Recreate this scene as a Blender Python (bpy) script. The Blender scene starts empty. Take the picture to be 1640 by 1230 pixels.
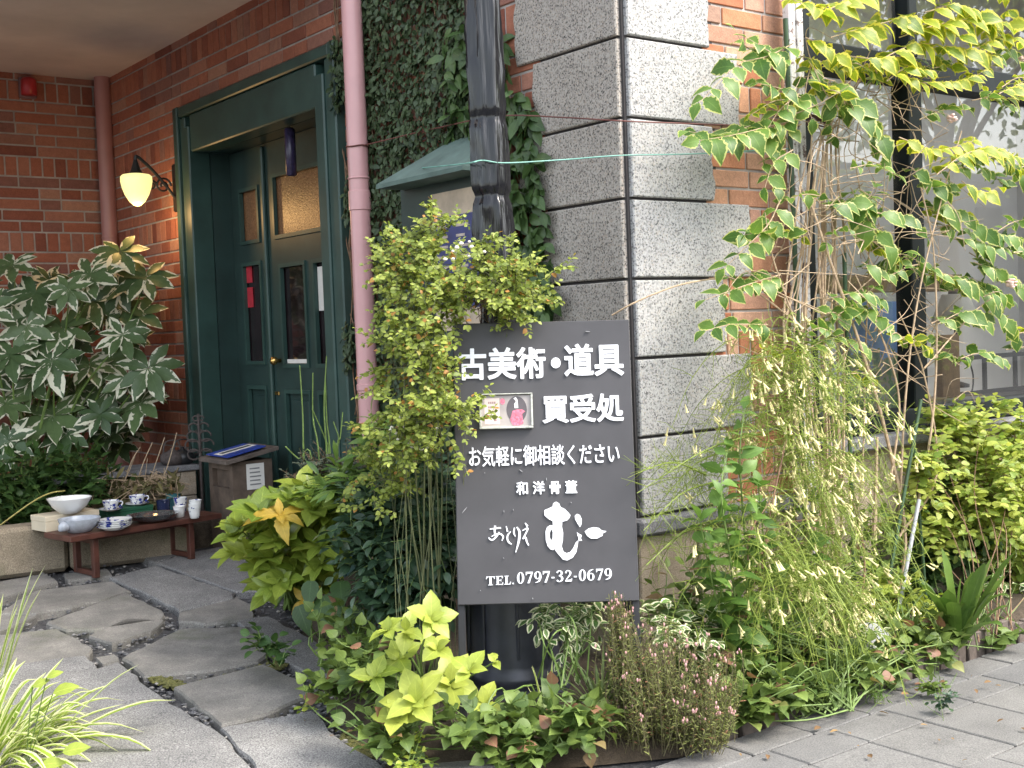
import bpy, math, random
import numpy as np
from mathutils import Vector
rng = np.random.RandomState(7)
random.seed(7)
scene = bpy.context.scene
C = scene.collection
# ------------------------------------------------------------------ camera, sky, sun, exposure
FPX = 1963.9
YAW, PIT, ROL = [math.radians(a) for a in (37.232, -2.454, -2.180)]
H = 1.42
def _basis():
    cy, sy, cp, sp = math.cos(YAW), math.sin(YAW), math.cos(PIT), math.sin(PIT)
    rt = np.array([cy, -sy, 0]); fw = np.array([sy, cy, 0]); up = np.array([0, 0, 1.])
    f2 = fw*cp+up*sp; u2 = up*cp-fw*sp
    return rt*math.cos(ROL)+u2*math.sin(ROL), u2*math.cos(ROL)-rt*math.sin(ROL), f2
RT, UP, FW = _basis()
CAM = np.array([0, 0, H])
cam = bpy.data.cameras.new('camera'); co = bpy.data.objects.new('camera', cam); C.objects.link(co)
from mathutils import Matrix
M = Matrix.Identity(4)
for i in range(3):
    M[i][0], M[i][1], M[i][2] = RT[i], UP[i], -FW[i]
M[0][3], M[1][3], M[2][3] = CAM
co.matrix_world = M
cam.sensor_width = 36; cam.lens = 36*FPX/1640; cam.clip_start = .05; cam.clip_end = 300
scene.camera = co

SUN_EL, SUN_AZ = math.radians(50), math.radians(150)     # azimuth measured from +Y towards +X
w = bpy.data.worlds.new('World'); scene.world = w; w.use_nodes = True
nt = w.node_tree; bg = nt.nodes['Background']
sky = nt.nodes.new('ShaderNodeTexSky'); sky.sky_type = 'NISHITA'; sky.sun_disc = False
sky.sun_elevation = SUN_EL; sky.sun_rotation = SUN_AZ; sky.air_density = 1.3; sky.dust_density = 3.0; sky.ozone_density = 1.0
hs = nt.nodes.new('ShaderNodeHueSaturation'); hs.inputs['Saturation'].default_value = .45; nt.links.new(sky.outputs[0], hs.inputs['Color']); nt.links.new(hs.outputs[0], bg.inputs[0]); bg.inputs[1].default_value = .15
sl = bpy.data.lights.new('sun', 'SUN'); so = bpy.data.objects.new('sun', sl); C.objects.link(so)
sl.energy = .8; sl.angle = math.radians(14); sl.color = (1, .93, .80)
sd = Vector((math.sin(SUN_AZ)*math.cos(SUN_EL), math.cos(SUN_AZ)*math.cos(SUN_EL), math.sin(SUN_EL)))
so.rotation_euler = (-sd).to_track_quat('-Z', 'Y').to_euler(); so.location = (6, -6, 9)
scene.view_settings.view_transform = 'Standard'; scene.view_settings.look = 'None'
scene.view_settings.exposure = 2.03; scene.view_settings.gamma = 1
scene.cycles.max_bounces = 8; scene.cycles.transparent_max_bounces = 12
scene.cycles.use_denoising = True

def ray(px, py): return RT*(px-820)/FPX-UP*(py-615)/FPX+FW
BED = [False, 1.0]                                          # planting-bed mode: depths become distances from the street wall
def at(px, py, k):                                          # k = metres in front of the camera
    if BED[0] and px > 1040: return onY(px, py, min(3.44, max(2.84, 2.95+(k-3.75)*.5)))
    return CAM+ray(px, py)*k
def onX(px, py, x): d = ray(px, py); return CAM+d*(x/d[0])
def onY(px, py, y): d = ray(px, py); return CAM+d*(y/d[1])
def onZ(px, py, z=0): d = ray(px, py); return CAM+d*((z-H)/d[2])
SLOPE, Y0 = .05, 3.8
def gz(y): return max(0, (y-Y0)*SLOPE)
def onG(px, py):                                           # on the gently rising path
    p = onZ(px, py, 0)
    if p[1] <= Y0: return p
    d = ray(px, py); t = (-SLOPE*Y0-H)/(d[2]-SLOPE*d[1]); return CAM+d*t

XB, YC, YA, ZCEIL = 3.268, 3.517, 9.247, 3.42
# ------------------------------------------------------------------ materials
def new_mat(name):
    m = bpy.data.materials.new(name); m.use_nodes = True
    return m, m.node_tree, m.node_tree.nodes['Principled BSDF']
def N(nt, t, **k):
    n = nt.nodes.new(t)
    for a, b in k.items():
        if a.startswith('i_'): n.inputs[a[2:].replace('_', ' ')].default_value = b
        else: setattr(n, a, b)
    return n
def ramp(nt, fac, stops):
    r = N(nt, 'ShaderNodeValToRGB'); e = r.color_ramp.elements
    while len(e) < len(stops): e.new(.5)
    for q, (p, c) in zip(e, stops): q.position = p; q.color = (*c, 1) if len(c) == 3 else c
    nt.links.new(fac, r.inputs[0]); return r.outputs[0]
def mixc(nt, fac, a, b, mode='MIX'):
    m = N(nt, 'ShaderNodeMix', data_type='RGBA', blend_type=mode)
    if isinstance(fac, (int, float)): m.inputs[0].default_value = fac
    else: nt.links.new(fac, m.inputs[0])
    for s, v in ((6, a), (7, b)):
        if isinstance(v, tuple): m.inputs[s].default_value = (*v, 1)
        else: nt.links.new(v, m.inputs[s])
    return m.outputs[2]
def obj_noise(nt, scale, detail=4, rough=.6, coords='Object'):
    tc = N(nt, 'ShaderNodeTexCoord'); n = N(nt, 'ShaderNodeTexNoise')
    n.inputs['Scale'].default_value = scale; n.inputs['Detail'].default_value = detail; n.inputs['Roughness'].default_value = rough
    nt.links.new(tc.outputs[coords], n.inputs[0]); return n.outputs[0]
def bump(nt, b, h, strength=.3, dist=.01):
    n = N(nt, 'ShaderNodeBump'); n.inputs['Strength'].default_value = strength; n.inputs['Distance'].default_value = dist
    nt.links.new(h, n.inputs['Height']); nt.links.new(n.outputs[0], b.inputs['Normal'])
def plain(name, c, rough=.5, metal=0, var=.25, scale=8, bumps=0, spec=.5, bscale=60):
    m, nt, b = new_mat(name)
    n = obj_noise(nt, scale)
    d = tuple(x*(1-var) for x in c); l = tuple(min(1, x*(1+var)) for x in c)
    nt.links.new(ramp(nt, n, [(.3, d), (.7, l)]), b.inputs['Base Color'])
    b.inputs['Roughness'].default_value = rough; b.inputs['Metallic'].default_value = metal
    b.inputs['Specular IOR Level'].default_value = spec
    if bumps: bump(nt, b, obj_noise(nt, bscale), bumps, .004)
    return m
def brick_mat(name='brick', stops=[(0, (.22, .075, .048)), (.2, (.34, .125, .07)), (.5, (.42, .165, .09)), (.7, (.46, .215, .135)), (.85, (.27, .12, .09)), (1, (.52, .28, .19))]):
    m, nt, b = new_mat(name)
    a = N(nt, 'ShaderNodeAttribute', attribute_name='rnd')
    c = ramp(nt, a.outputs['Fac'], stops)
    n = obj_noise(nt, 22, 6, .7); n2 = obj_noise(nt, 160, 3)
    c = mixc(nt, .55, c, ramp(nt, n, [(.25, (.55, .5, .5)), (.75, (1.25, 1.2, 1.2))]), 'MULTIPLY')
    c = mixc(nt, .35, c, ramp(nt, n2, [(.3, (.5, .5, .5)), (.7, (1.3, 1.3, 1.3))]), 'MULTIPLY')
    nt.links.new(c, b.inputs['Base Color']); b.inputs['Roughness'].default_value = .85
    b.inputs['Specular IOR Level'].default_value = .25
    bump(nt, b, n2, .5, .003); return m
def granite_mat(name, base, dark, tan):
    m, nt, b = new_mat(name); tc = N(nt, 'ShaderNodeTexCoord')
    v = N(nt, 'ShaderNodeTexVoronoi'); v.inputs['Scale'].default_value = 185
    w_ = N(nt, 'ShaderNodeTexNoise'); w_.inputs['Scale'].default_value = 95; w_.inputs['Detail'].default_value = 3
    nt.links.new(tc.outputs['Object'], v.inputs[0]); nt.links.new(tc.outputs['Object'], w_.inputs[0])
    sep = N(nt, 'ShaderNodeSeparateColor'); nt.links.new(v.outputs['Color'], sep.inputs[0])
    c = ramp(nt, sep.outputs[0], [(0, dark), (.13, tuple(.5*a+.5*d for a, d in zip(base, dark))), (.3, base), (.8, tuple(min(.85, x*1.15) for x in base)), (1, tan)])
    c = mixc(nt, .8, c, ramp(nt, w_.outputs[0], [(.34, (.5, .5, .51)), (.47, (.93, .93, .93)), (.7, (1.12, 1.12, 1.12))]), 'MULTIPLY')
    n3 = obj_noise(nt, 3, 5)
    c = mixc(nt, .4, c, ramp(nt, n3, [(.3, (.7, .69, .66)), (.7, (1.1, 1.1, 1.1))]), 'MULTIPLY')
    nt.links.new(c, b.inputs['Base Color']); b.inputs['Roughness'].default_value = .7
    bump(nt, b, w_.outputs[0], .25, .002); return m
def stone_mat(name, cols, scale=5, rough=.85, sp=.35, moss=0):
    m, nt, b = new_mat(name)
    a = N(nt, 'ShaderNodeAttribute', attribute_name='rnd')
    n = obj_noise(nt, scale, 8, .65); n2 = obj_noise(nt, 190, 2, .5)
    c = ramp(nt, n, [(.25, cols[0]), (.5, cols[1]), (.75, cols[2])])
    c = mixc(nt, .5, c, ramp(nt, a.outputs['Fac'], [(0, (.7, .7, .74)), (.5, (1, .97, .92)), (1, (1.25, 1.22, 1.2))]), 'MULTIPLY')
    c = mixc(nt, sp, c, ramp(nt, n2, [(.32, (.35, .35, .37)), (.5, (1, 1, 1)), (.68, (1.7, 1.7, 1.7))]), 'MULTIPLY')
    if moss:
        c = mixc(nt, ramp(nt, obj_noise(nt, 2.2, 6), [(.55, (0, 0, 0)), (.72, (moss, moss, moss))]), c, (.07, .085, .03))
    nt.links.new(c, b.inputs['Base Color']); b.inputs['Roughness'].default_value = rough
    bump(nt, b, mixc(nt, .5, n, n2), .5, .006); return m
def leaf_mat(name, c1, c2, margin=None, mw=.3, rough=.45, trans=.35, vein=.12, dead=None, patch=.12):
    m, nt, b = new_mat(name)
    a = N(nt, 'ShaderNodeAttribute', attribute_name='rnd')
    stops = [(0, c1), (1, c2)] if dead is None else [(0, c1), (.93, c2), (.96, dead)]
    c = ramp(nt, a.outputs['Fac'], stops)
    uv = N(nt, 'ShaderNodeUVMap'); s = N(nt, 'ShaderNodeSeparateXYZ'); nt.links.new(uv.outputs[0], s.inputs[0])
    e = N(nt, 'ShaderNodeMath', operation='SUBTRACT'); nt.links.new(s.outputs[0], e.inputs[0]); e.inputs[1].default_value = .5
    ab = N(nt, 'ShaderNodeMath', operation='ABSOLUTE'); nt.links.new(e.outputs[0], ab.inputs[0])
    light = tuple(min(.9, x*1.5+.03) for x in c2)
    # midrib and side veins
    wv = N(nt, 'ShaderNodeMath', operation='MULTIPLY_ADD'); nt.links.new(ab.outputs[0], wv.inputs[0]); wv.inputs[1].default_value = -.55
    nt.links.new(s.outputs[1], wv.inputs[2])
    sn = N(nt, 'ShaderNodeMath', operation='MULTIPLY'); nt.links.new(wv.outputs[0], sn.inputs[0]); sn.inputs[1].default_value = 50
    si = N(nt, 'ShaderNodeMath', operation='SINE'); nt.links.new(sn.outputs[0], si.inputs[0])
    vf = ramp(nt, si.outputs[0], [(.80, (0, 0, 0)), (1, (vein, vein, vein))])
    mf = ramp(nt, ab.outputs[0], [(.0, (vein*3, vein*3, vein*3)), (.04, (0, 0, 0))])
    c = mixc(nt, vf, c, light); c = mixc(nt, mf, c, light)
    nz = obj_noise(nt, 30, 4)
    c = mixc(nt, .45, c, ramp(nt, nz, [(.3, (.65, .68, .6)), (.7, (1.25, 1.2, 1.2))]), 'MULTIPLY')
    if margin:
        k = N(nt, 'ShaderNodeMath', operation='MULTIPLY_ADD'); nt.links.new(obj_noise(nt, 55, 3), k.inputs[0]); k.inputs[1].default_value = .34
        nt.links.new(ab.outputs[0], k.inputs[2])
        t = N(nt, 'ShaderNodeMath', operation='POWER'); nt.links.new(s.outputs[1], t.inputs[0]); t.inputs[1].default_value = 6
        k2 = N(nt, 'ShaderNodeMath', operation='MULTIPLY_ADD'); nt.links.new(t.outputs[0], k2.inputs[0]); k2.inputs[1].default_value = .25
        lf_ = N(nt, 'ShaderNodeMath', operation='MULTIPLY_ADD'); nt.links.new(obj_noise(nt, 9, 2), lf_.inputs[0]); lf_.inputs[1].default_value = patch; nt.links.new(k.outputs[0], lf_.inputs[2])
        sb_ = N(nt, 'ShaderNodeMath', operation='SUBTRACT'); nt.links.new(lf_.outputs[0], sb_.inputs[0]); sb_.inputs[1].default_value = patch*.5
        nt.links.new(sb_.outputs[0], k2.inputs[2])
        f = ramp(nt, k2.outputs[0], [(.67-mw, (0, 0, 0)), (.70-mw, (1, 1, 1))])
        c = mixc(nt, f, c, margin)
    nt.links.new(c, b.inputs['Base Color']); b.inputs['Roughness'].default_value = rough
    b.inputs['Specular IOR Level'].default_value = .4
    tr = N(nt, 'ShaderNodeBsdfTranslucent')
    nt.links.new(mixc(nt, .45, c, (1.0, 1.0, .38), 'MULTIPLY'), tr.inputs[0])
    mx = N(nt, 'ShaderNodeMixShader'); mx.inputs[0].default_value = trans
    nt.links.new(b.outputs[0], mx.inputs[1]); nt.links.new(tr.outputs[0], mx.inputs[2])
    nt.links.new(mx.outputs[0], nt.nodes['Material Output'].inputs[0]); return m
def glass_mat(name, tint=(1, 1, 1), refl=1.0, film=0.0, filmc=(.6, .6, .58)):
    m, nt, b = new_mat(name)
    t = N(nt, 'ShaderNodeBsdfTransparent'); t.inputs[0].default_value = (*tint, 1)
    g = N(nt, 'ShaderNodeBsdfGlossy'); g.inputs['Roughness'].default_value = .01
    fr = N(nt, 'ShaderNodeFresnel'); fr.inputs[0].default_value = 1.6
    mu = N(nt, 'ShaderNodeMath', operation='MULTIPLY', use_clamp=True); nt.links.new(fr.outputs[0], mu.inputs[0]); mu.inputs[1].default_value = 1.7*refl
    mx = N(nt, 'ShaderNodeMixShader'); nt.links.new(mu.outputs[0], mx.inputs[0])
    last = t.outputs[0]
    if film:
        d = N(nt, 'ShaderNodeBsdfDiffuse'); d.inputs[0].default_value = (*filmc, 1)
        m2 = N(nt, 'ShaderNodeMixShader'); m2.inputs[0].default_value = film
        nt.links.new(last, m2.inputs[1]); nt.links.new(d.outputs[0], m2.inputs[2]); last = m2.outputs[0]
    nt.links.new(last, mx.inputs[1]); nt.links.new(g.outputs[0], mx.inputs[2])
    nt.links.new(mx.outputs[0], nt.nodes['Material Output'].inputs[0]); return m

BRICK = brick_mat(stops=[(0, (.23, .085, .060)), (.2, (.35, .13, .082)), (.5, (.41, .165, .102)), (.7, (.41, .20, .14)), (.85, (.26, .125, .10)), (1, (.46, .25, .17))])
BRICK_S = brick_mat('street brick', [(0, (.40, .16, .085)), (.2, (.52, .24, .13)), (.35, (.42, .27, .19)), (.5, (.60, .33, .20)), (.65, (.50, .29, .21)), (.8, (.63, .40, .27)), (.9, (.36, .23, .17)), (1, (.60, .27, .15))])
MORTAR_L = plain('pale mortar', (.40, .37, .345), .95, bumps=.5)
GRANITE = granite_mat('granite', (.40, .395, .39), (.09, .09, .09), (.42, .38, .33))
GRANITE_T = granite_mat('brownish granite', (.40, .365, .325), (.055, .05, .045), (.40, .32, .25))  # left corner face: browner, with darker specks than the street face
PLINTH = stone_mat('dark ledge stone', [(.10, .10, .11), (.17, .17, .18), (.24, .24, .25)], 8, sp=.5)
TAN = stone_mat('tan stone', [(.26, .21, .15), (.38, .31, .23), (.46, .40, .32)], 10, sp=.4)
JOINT = plain('dark joint', (.05, .045, .045), .9)
PLASTER = plain('porch plaster', (.72, .62, .57), .9, var=.10, scale=2, bumps=.15)
GREEN = plain('green door paint', (.032, .070, .060), .38, var=.2, scale=5)
GREEN_D = plain('dark green paint', (.024, .050, .045), .42, var=.2, scale=5)
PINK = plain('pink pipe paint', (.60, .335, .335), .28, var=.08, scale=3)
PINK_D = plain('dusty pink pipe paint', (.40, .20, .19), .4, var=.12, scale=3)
BLACKM = plain('black metal', (.02, .02, .022), .4, var=.2)
FRAME = plain('window frame metal', (.012, .016, .017), .6, var=.2, spec=.2)
WHITE = plain('white glaze', (.80, .79, .76), .15, var=.04, scale=12)
BRASS = plain('brass', (.65, .42, .14), .25, 1)
STEMB = plain('brown bark', (.20, .12, .07), .85, var=.4, scale=40, bumps=.4)
STEMP = plain('pale dry twig', (.42, .31, .20), .8, var=.3, scale=40)
STEMG = plain('green stem', (.13, .20, .045), .6, var=.3, scale=30)
WOOD = plain('red brown wood', (.085, .030, .020), .45, var=.4, scale=14, bumps=.2)
WOODG = plain('grey weathered wood', (.12, .095, .08), .85, var=.35, scale=18, bumps=.5)

# ------------------------------------------------------------------ mesh builder
class MB:
    def __init__(s): s.v = []; s.f = []; s.uv = []; s.r = []; s.n = 0
    def add(s, v, f, r=.5, uv=None):
        v = np.asarray(v, float).reshape(-1, 3); s.v.append(v)
        s.f += [tuple(int(i)+s.n for i in q) for q in f]; s.r.append(np.broadcast_to(np.asarray(r, float), (len(v),)))
        s.uv.append(np.zeros((len(v), 2)) if uv is None else np.asarray(uv, float)); s.n += len(v)
    def box(s, a, b, r=.5, ch=0):
        a, b = np.minimum(a, b), np.maximum(a, b)
        x0, y0, z0 = np.asarray(a, float); x1, y1, z1 = np.asarray(b, float)
        if ch <= 0:
            v = [(x0,y0,z0),(x1,y0,z0),(x1,y1,z0),(x0,y1,z0),(x0,y0,z1),(x1,y0,z1),(x1,y1,z1),(x0,y1,z1)]
            s.add(v, [(0,3,2,1),(4,5,6,7),(0,1,5,4),(1,2,6,5),(2,3,7,6),(3,0,4,7)], r); return
        s.hull_box(np.array([(x0+x1)/2, (y0+y1)/2, (z0+z1)/2]), np.eye(3), ((x1-x0)/2, (y1-y0)/2, (z1-z0)/2), ch, r)
    def hull_box(s, c, ax, h, ch, r=.5):                  # chamfered oriented box
        c = np.asarray(c, float); ax = np.asarray(ax, float); h = np.asarray(h, float); ch = min(ch, *(h*.9))
        idx = {}; vs = []
        for sx in (-1, 1):
            for sy in (-1, 1):
                for sz in (-1, 1):
                    for k in range(3):
                        p = np.array([sx, sy, sz])*(h-ch); p[k] = (sx, sy, sz)[k]*h[k]
                        idx[(sx, sy, sz, k)] = len(vs); vs.append(c+p@ax)
        f = []
        for k in range(3):
            a, b = [(1, 2), (2, 0), (0, 1)][k]
            for sg in (-1, 1):
                q = []
                for (p, o) in ((-1, -1), (1, -1), (1, 1), (-1, 1)):
                    t = [0, 0, 0]; t[k] = sg; t[a] = p; t[b] = o; q.append(idx[(*t, k)])
                f.append(q if sg > 0 else q[::-1])
        for k in range(3):                                  # edges along axis k
            a, b = [(1, 2), (2, 0), (0, 1)][k]
            for p in (-1, 1):
                for o in (-1, 1):
                    t0 = [0, 0, 0]; t0[k] = -1; t0[a] = p; t0[b] = o; t1 = list(t0); t1[k] = 1
                    q = [idx[(*t0, a)], idx[(*t1, a)], idx[(*t1, b)], idx[(*t0, b)]]
                    f.append(q if p*o < 0 else q[::-1])
        for sx in (-1, 1):
            for sy in (-1, 1):
                for sz in (-1, 1):
                    q = [idx[(sx, sy, sz, k)] for k in range(3)]
                    f.append(q if sx*sy*sz > 0 else q[::-1])
        s.add(vs, f, r)
    def tube(s, pts, rad, n=6, r=.5, cap=True):
        pts = np.asarray(pts, float); m = len(pts); rad = np.atleast_1d(np.asarray(rad, float)); rad = np.interp(np.linspace(0, 1, m), np.linspace(0, 1, len(rad)), rad) if len(rad) > 1 else np.repeat(rad, m)
        t = np.gradient(pts, axis=0); t /= np.linalg.norm(t, axis=1)[:, None]+1e-9
        ref = np.array([0, 0, 1.]) if abs(t[0][2]) < .9 else np.array([1., 0, 0])
        a = np.cross(t[0], ref); a /= np.linalg.norm(a); V = []
        for i in range(m):
            a = a-t[i]*(a@t[i]); a /= np.linalg.norm(a)+1e-9; b = np.cross(t[i], a)
            for k in range(n):
                q = 2*math.pi*k/n; V.append(pts[i]+rad[i]*(a*math.cos(q)+b*math.sin(q)))
        f = [(i*n+k, i*n+(k+1) % n, (i+1)*n+(k+1) % n, (i+1)*n+k) for i in range(m-1) for k in range(n)]
        if cap: f += [tuple(range(n))[::-1], tuple((m-1)*n+k for k in range(n))]
        s.add(V, f, r)
    def lathe(s, prof, c=(0, 0, 0), n=32, r=.5, wob=None):
        c = np.asarray(c, float); m = len(prof); V = []
        for (ra, z) in prof:
            for k in range(n):
                q = 2*math.pi*k/n; R = ra*(1 if wob is None else wob(q, z)); V.append(c+np.array([R*math.cos(q), R*math.sin(q), z]))
        f = [(i*n+k, i*n+(k+1) % n, (i+1)*n+(k+1) % n, (i+1)*n+k) for i in range(m-1) for k in range(n)]
        if prof[0][0] > 1e-6: f.append(tuple(range(n))[::-1])
        if prof[-1][0] > 1e-6: f.append(tuple((m-1)*n+k for k in range(n)))
        s.add(V, f, r)
    def prism(s, poly, o, u, v, wv, d, r=.5):               # 2-D polygon in plane (o,u,v) pushed d along wv
        poly = np.asarray(poly, float); o, u, v, wv = [np.asarray(q, float) for q in (o, u, v, wv)]
        x, y = poly[:, 0], poly[:, 1]
        if np.sum(x*np.roll(y, -1)-np.roll(x, -1)*y) < 0: poly = poly[::-1]
        n = len(poly); b = o+poly[:, :1]*u+poly[:, 1:]*v; t = b+wv*d
        s.add(np.vstack([b, t]), [tuple(range(n))[::-1], tuple(range(n, 2*n))]+[(i, (i+1) % n, n+(i+1) % n, n+i) for i in range(n)], r)
    def build(s, name, mat, parent=None, smooth=False, loc=None):
        me = bpy.data.meshes.new(name)
        V = np.vstack(s.v) if s.v else np.zeros((0, 3))
        if loc is not None: V = V-np.asarray(loc, float)
        me.from_pydata(V.tolist(), [], s.f); me.materials.append(mat)
        a = me.attributes.new('rnd', 'FLOAT', 'POINT'); a.data.foreach_set('value', np.concatenate(s.r).astype(np.float32))
        uvl = me.uv_layers.new(name='UVMap'); UVs = np.vstack(s.uv)
        li = np.zeros(len(me.loops), np.int32); me.loops.foreach_get('vertex_index', li)
        uvl.data.foreach_set('uv', UVs[li].astype(np.float32).ravel())
        if smooth: me.polygons.foreach_set('use_smooth', np.ones(len(me.polygons), bool))
        me.update(); o = bpy.data.objects.new(name, me); C.objects.link(o)
        if parent is not None: o.parent = parent
        if loc is not None: o.location = loc
        return o
def tag(o, label=None, cat=None, group=None, kind=None):
    for k, v in (('label', label), ('category', cat), ('group', group), ('kind', kind)):
        if v: o[k] = v
    return o
def empty(name, loc, label, cat, group=None):
    o = bpy.data.objects.new(name, None); C.objects.link(o); o.empty_display_size = .05
    ROOT[o.name] = np.asarray(loc, float); o.location = loc; return tag(o, label, cat, group)
ROOT = {}
def part(mb, name, mat, root, smooth=False):               # a part built in world space, kept in its thing's space
    p = root; L = np.zeros(3)
    while p is not None: L = L+np.array(p.location); p = p.parent
    o = mb.build(name, mat, None, smooth, loc=None)
    V = np.zeros(len(o.data.vertices)*3, np.float32); o.data.vertices.foreach_get('co', V)
    V = V.reshape(-1, 3)-L.astype(np.float32); o.data.vertices.foreach_set('co', V.ravel()); o.data.update()
    o.parent = root; return o
def curve(pts, n=14):
    p = np.asarray(pts, float)
    if len(p) == 2: t = np.linspace(0, 1, n)[:, None]; return p[0]*(1-t)+p[1]*t
    q = np.vstack([2*p[0]-p[1], p, 2*p[-1]-p[-2]]); out = []
    seg = len(p)-1; per = max(2, int(math.ceil(n/seg)))
    for i in range(seg):
        a, b, c, d = q[i:i+4]
        for t in np.linspace(0, 1, per, endpoint=False):
            out.append(.5*(2*b+(c-a)*t+(2*a-5*b+4*c-d)*t*t+(3*b-a-3*c+d)*t**3))
    out.append(p[-1]); return np.array(out)
def smooth_by(o, ang=40):
    o.data.polygons.foreach_set('use_smooth', np.ones(len(o.data.polygons), bool))
    try: o.data.set_sharp_from_angle(angle=math.radians(ang))
    except Exception: pass
    return o

# ------------------------------------------------------------------ leaves
def unit(v): return v/(np.linalg.norm(v, axis=-1, keepdims=True)+1e-9)
SHAPES = {   # (along, half width) rows
    'ovate': [(0, .0), (.1, .22), (.3, .42), (.5, .46), (.72, .33), (.88, .15), (1, 0)],
    'round': [(0, .1), (.12, .34), (.35, .5), (.62, .5), (.85, .3), (1, .03)],
    'lance': [(0, .02), (.15, .2), (.4, .34), (.65, .33), (.85, .17), (1, 0)],
    'heart': [(-.12, .22), (0, .42), (.18, .52), (.42, .46), (.68, .26), (.87, .1), (1, 0)],
    'strap': [(0, .30), (.2, .42), (.45, .5), (.7, .42), (.88, .24), (1, 0)],
    'small': [(0, .05), (.35, .45), (.7, .38), (1, 0)],
    'serr': [(0, .0), (.1, .2), (.16, .19), (.27, .4), (.33, .36), (.45, .49), (.51, .43), (.63, .42), (.69, .34), (.8, .25), (.86, .17), (1, 0)],
}
class Leaves:
    def __init__(s): s.mb = MB()
    def add(s, pos, fwd, nrm, L, W=.5, shape='ovate', droop=.2, fold=.25, rnd=None, curl=0):
        pos = np.atleast_2d(pos); n = len(pos); fwd = unit(np.broadcast_to(fwd, (n, 3)).astype(float)); nrm = np.broadcast_to(nrm, (n, 3)).astype(float)
        side = unit(np.cross(fwd, nrm)); nrm = np.cross(side, fwd)
        L = np.broadcast_to(np.asarray(L, float), (n,))*BED[1]; W = np.broadcast_to(np.asarray(W, float), (n,)); droop = np.broadcast_to(np.asarray(droop, float), (n,))
        rows = SHAPES[shape]; m = len(rows)
        if rnd is None: rnd = rng.rand(n)
        rnd = np.broadcast_to(rnd, (n,))
        T = []; U = []
        for (y, h) in rows:
            for sgn in (-1, 0, 1): T.append((sgn*h, y, abs(sgn)*h)); U.append((.5+.5*sgn, max(0, y)))
        T = np.array(T); U = np.array(U)
        x = T[None, :, 0]*W[:, None]*1.28; y = np.broadcast_to(T[None, :, 1], (n, 3*m)); z = T[None, :, 2]*W[:, None]*fold*1.3-droop[:, None]*y*y
        yy = y-.35*droop[:, None]**2*y**3
        V = pos[:, None, :]+L[:, None, None]*(x[..., None]*side[:, None, :]+yy[..., None]*fwd[:, None, :]+z[..., None]*nrm[:, None, :])
        F = []
        for i in range(m-1):
            for k in range(2): F.append((i*3+k, i*3+k+1, (i+1)*3+k+1, (i+1)*3+k))
        F = np.array(F); base = (np.arange(n)*3*m)[:, None, None]
        s.mb.v.append(V.reshape(-1, 3)); s.mb.f += (F[None]+base+s.mb.n).reshape(-1, 4).tolist()
        s.mb.r.append(np.repeat(rnd, 3*m)); s.mb.uv.append(np.tile(U, (n, 1))); s.mb.n += n*3*m
    def build(s, name, mat, root): return part(s.mb, name, mat, root, True)
def rand_dirs(n, bias=(0, 0, 0), spread=1.0): return unit(rng.randn(n, 3)*spread+np.asarray(bias, float))
def in_ell(n, c, r, shell=.0):
    d = unit(rng.randn(n, 3)); q = rng.rand(n)**(1/3.); q = shell+(1-shell)*q
    return np.asarray(c, float)+d*q[:, None]*(r if np.ndim(r) == 1 else np.asarray(r))
TOCAM = -FW
# ================================================================== SETTING
g = MB()
xs = [-60, -8, -2, 0, 1, 2, 3, 3.268, 5, 9, 60]; ys = [-60, -6, 0, 2.86, 3.8, 5, 6.5, 8, 9.2, 14, 60]
g.add([(x, y, gz(min(y, 9.2))-.03) for y in ys for x in xs], [(j*len(xs)+i, j*len(xs)+i+1, (j+1)*len(xs)+i+1, (j+1)*len(xs)+i) for j in range(len(ys)-1) for i in range(len(xs)-1)])
GRAVEL = stone_mat('dark gravel', [(.03, .03, .034), (.06, .06, .064), (.10, .10, .10)], 45, .9, .8)
tag(g.build('ground', GRAVEL), kind='structure', label='dark gravelly ground under the paving')
# pavement slabs
PAVE = stone_mat('grey pavers', [(.105, .103, .099), (.15, .147, .141), (.20, .196, .188)], 3.2, .9, .45)
pv = MB()
rows = [(2.86, 2.712), (2.706, 2.538), (2.532, 2.19), (2.184, 1.84), (1.834, 1.49), (1.484, 1.14), (1.134, .7), (.694, .2), (.194, -.4)]
for i, (a, b) in enumerate(rows):
    off = (.0, .07, .065, .22, .06, .21, .06, .2, .05)[i]
    for k in range(-14, 36):
        x = 3.31+off+(k-1)*.311
        dz = rng.randn()*.0012; r = rng.rand()*(.4 if i < 2 else .45)+(.0 if i < 2 else .5)  # rows along the bed darker: shade put into the slab tone
        pv.hull_box((x+.155, (a+b)/2, -.02+dz), np.eye(3), (.1525, (a-b)/2, .02), .004, r)
tag(pv.build('pavement', PAVE), kind='structure', label='grey square paving slabs of the street pavement')

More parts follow.
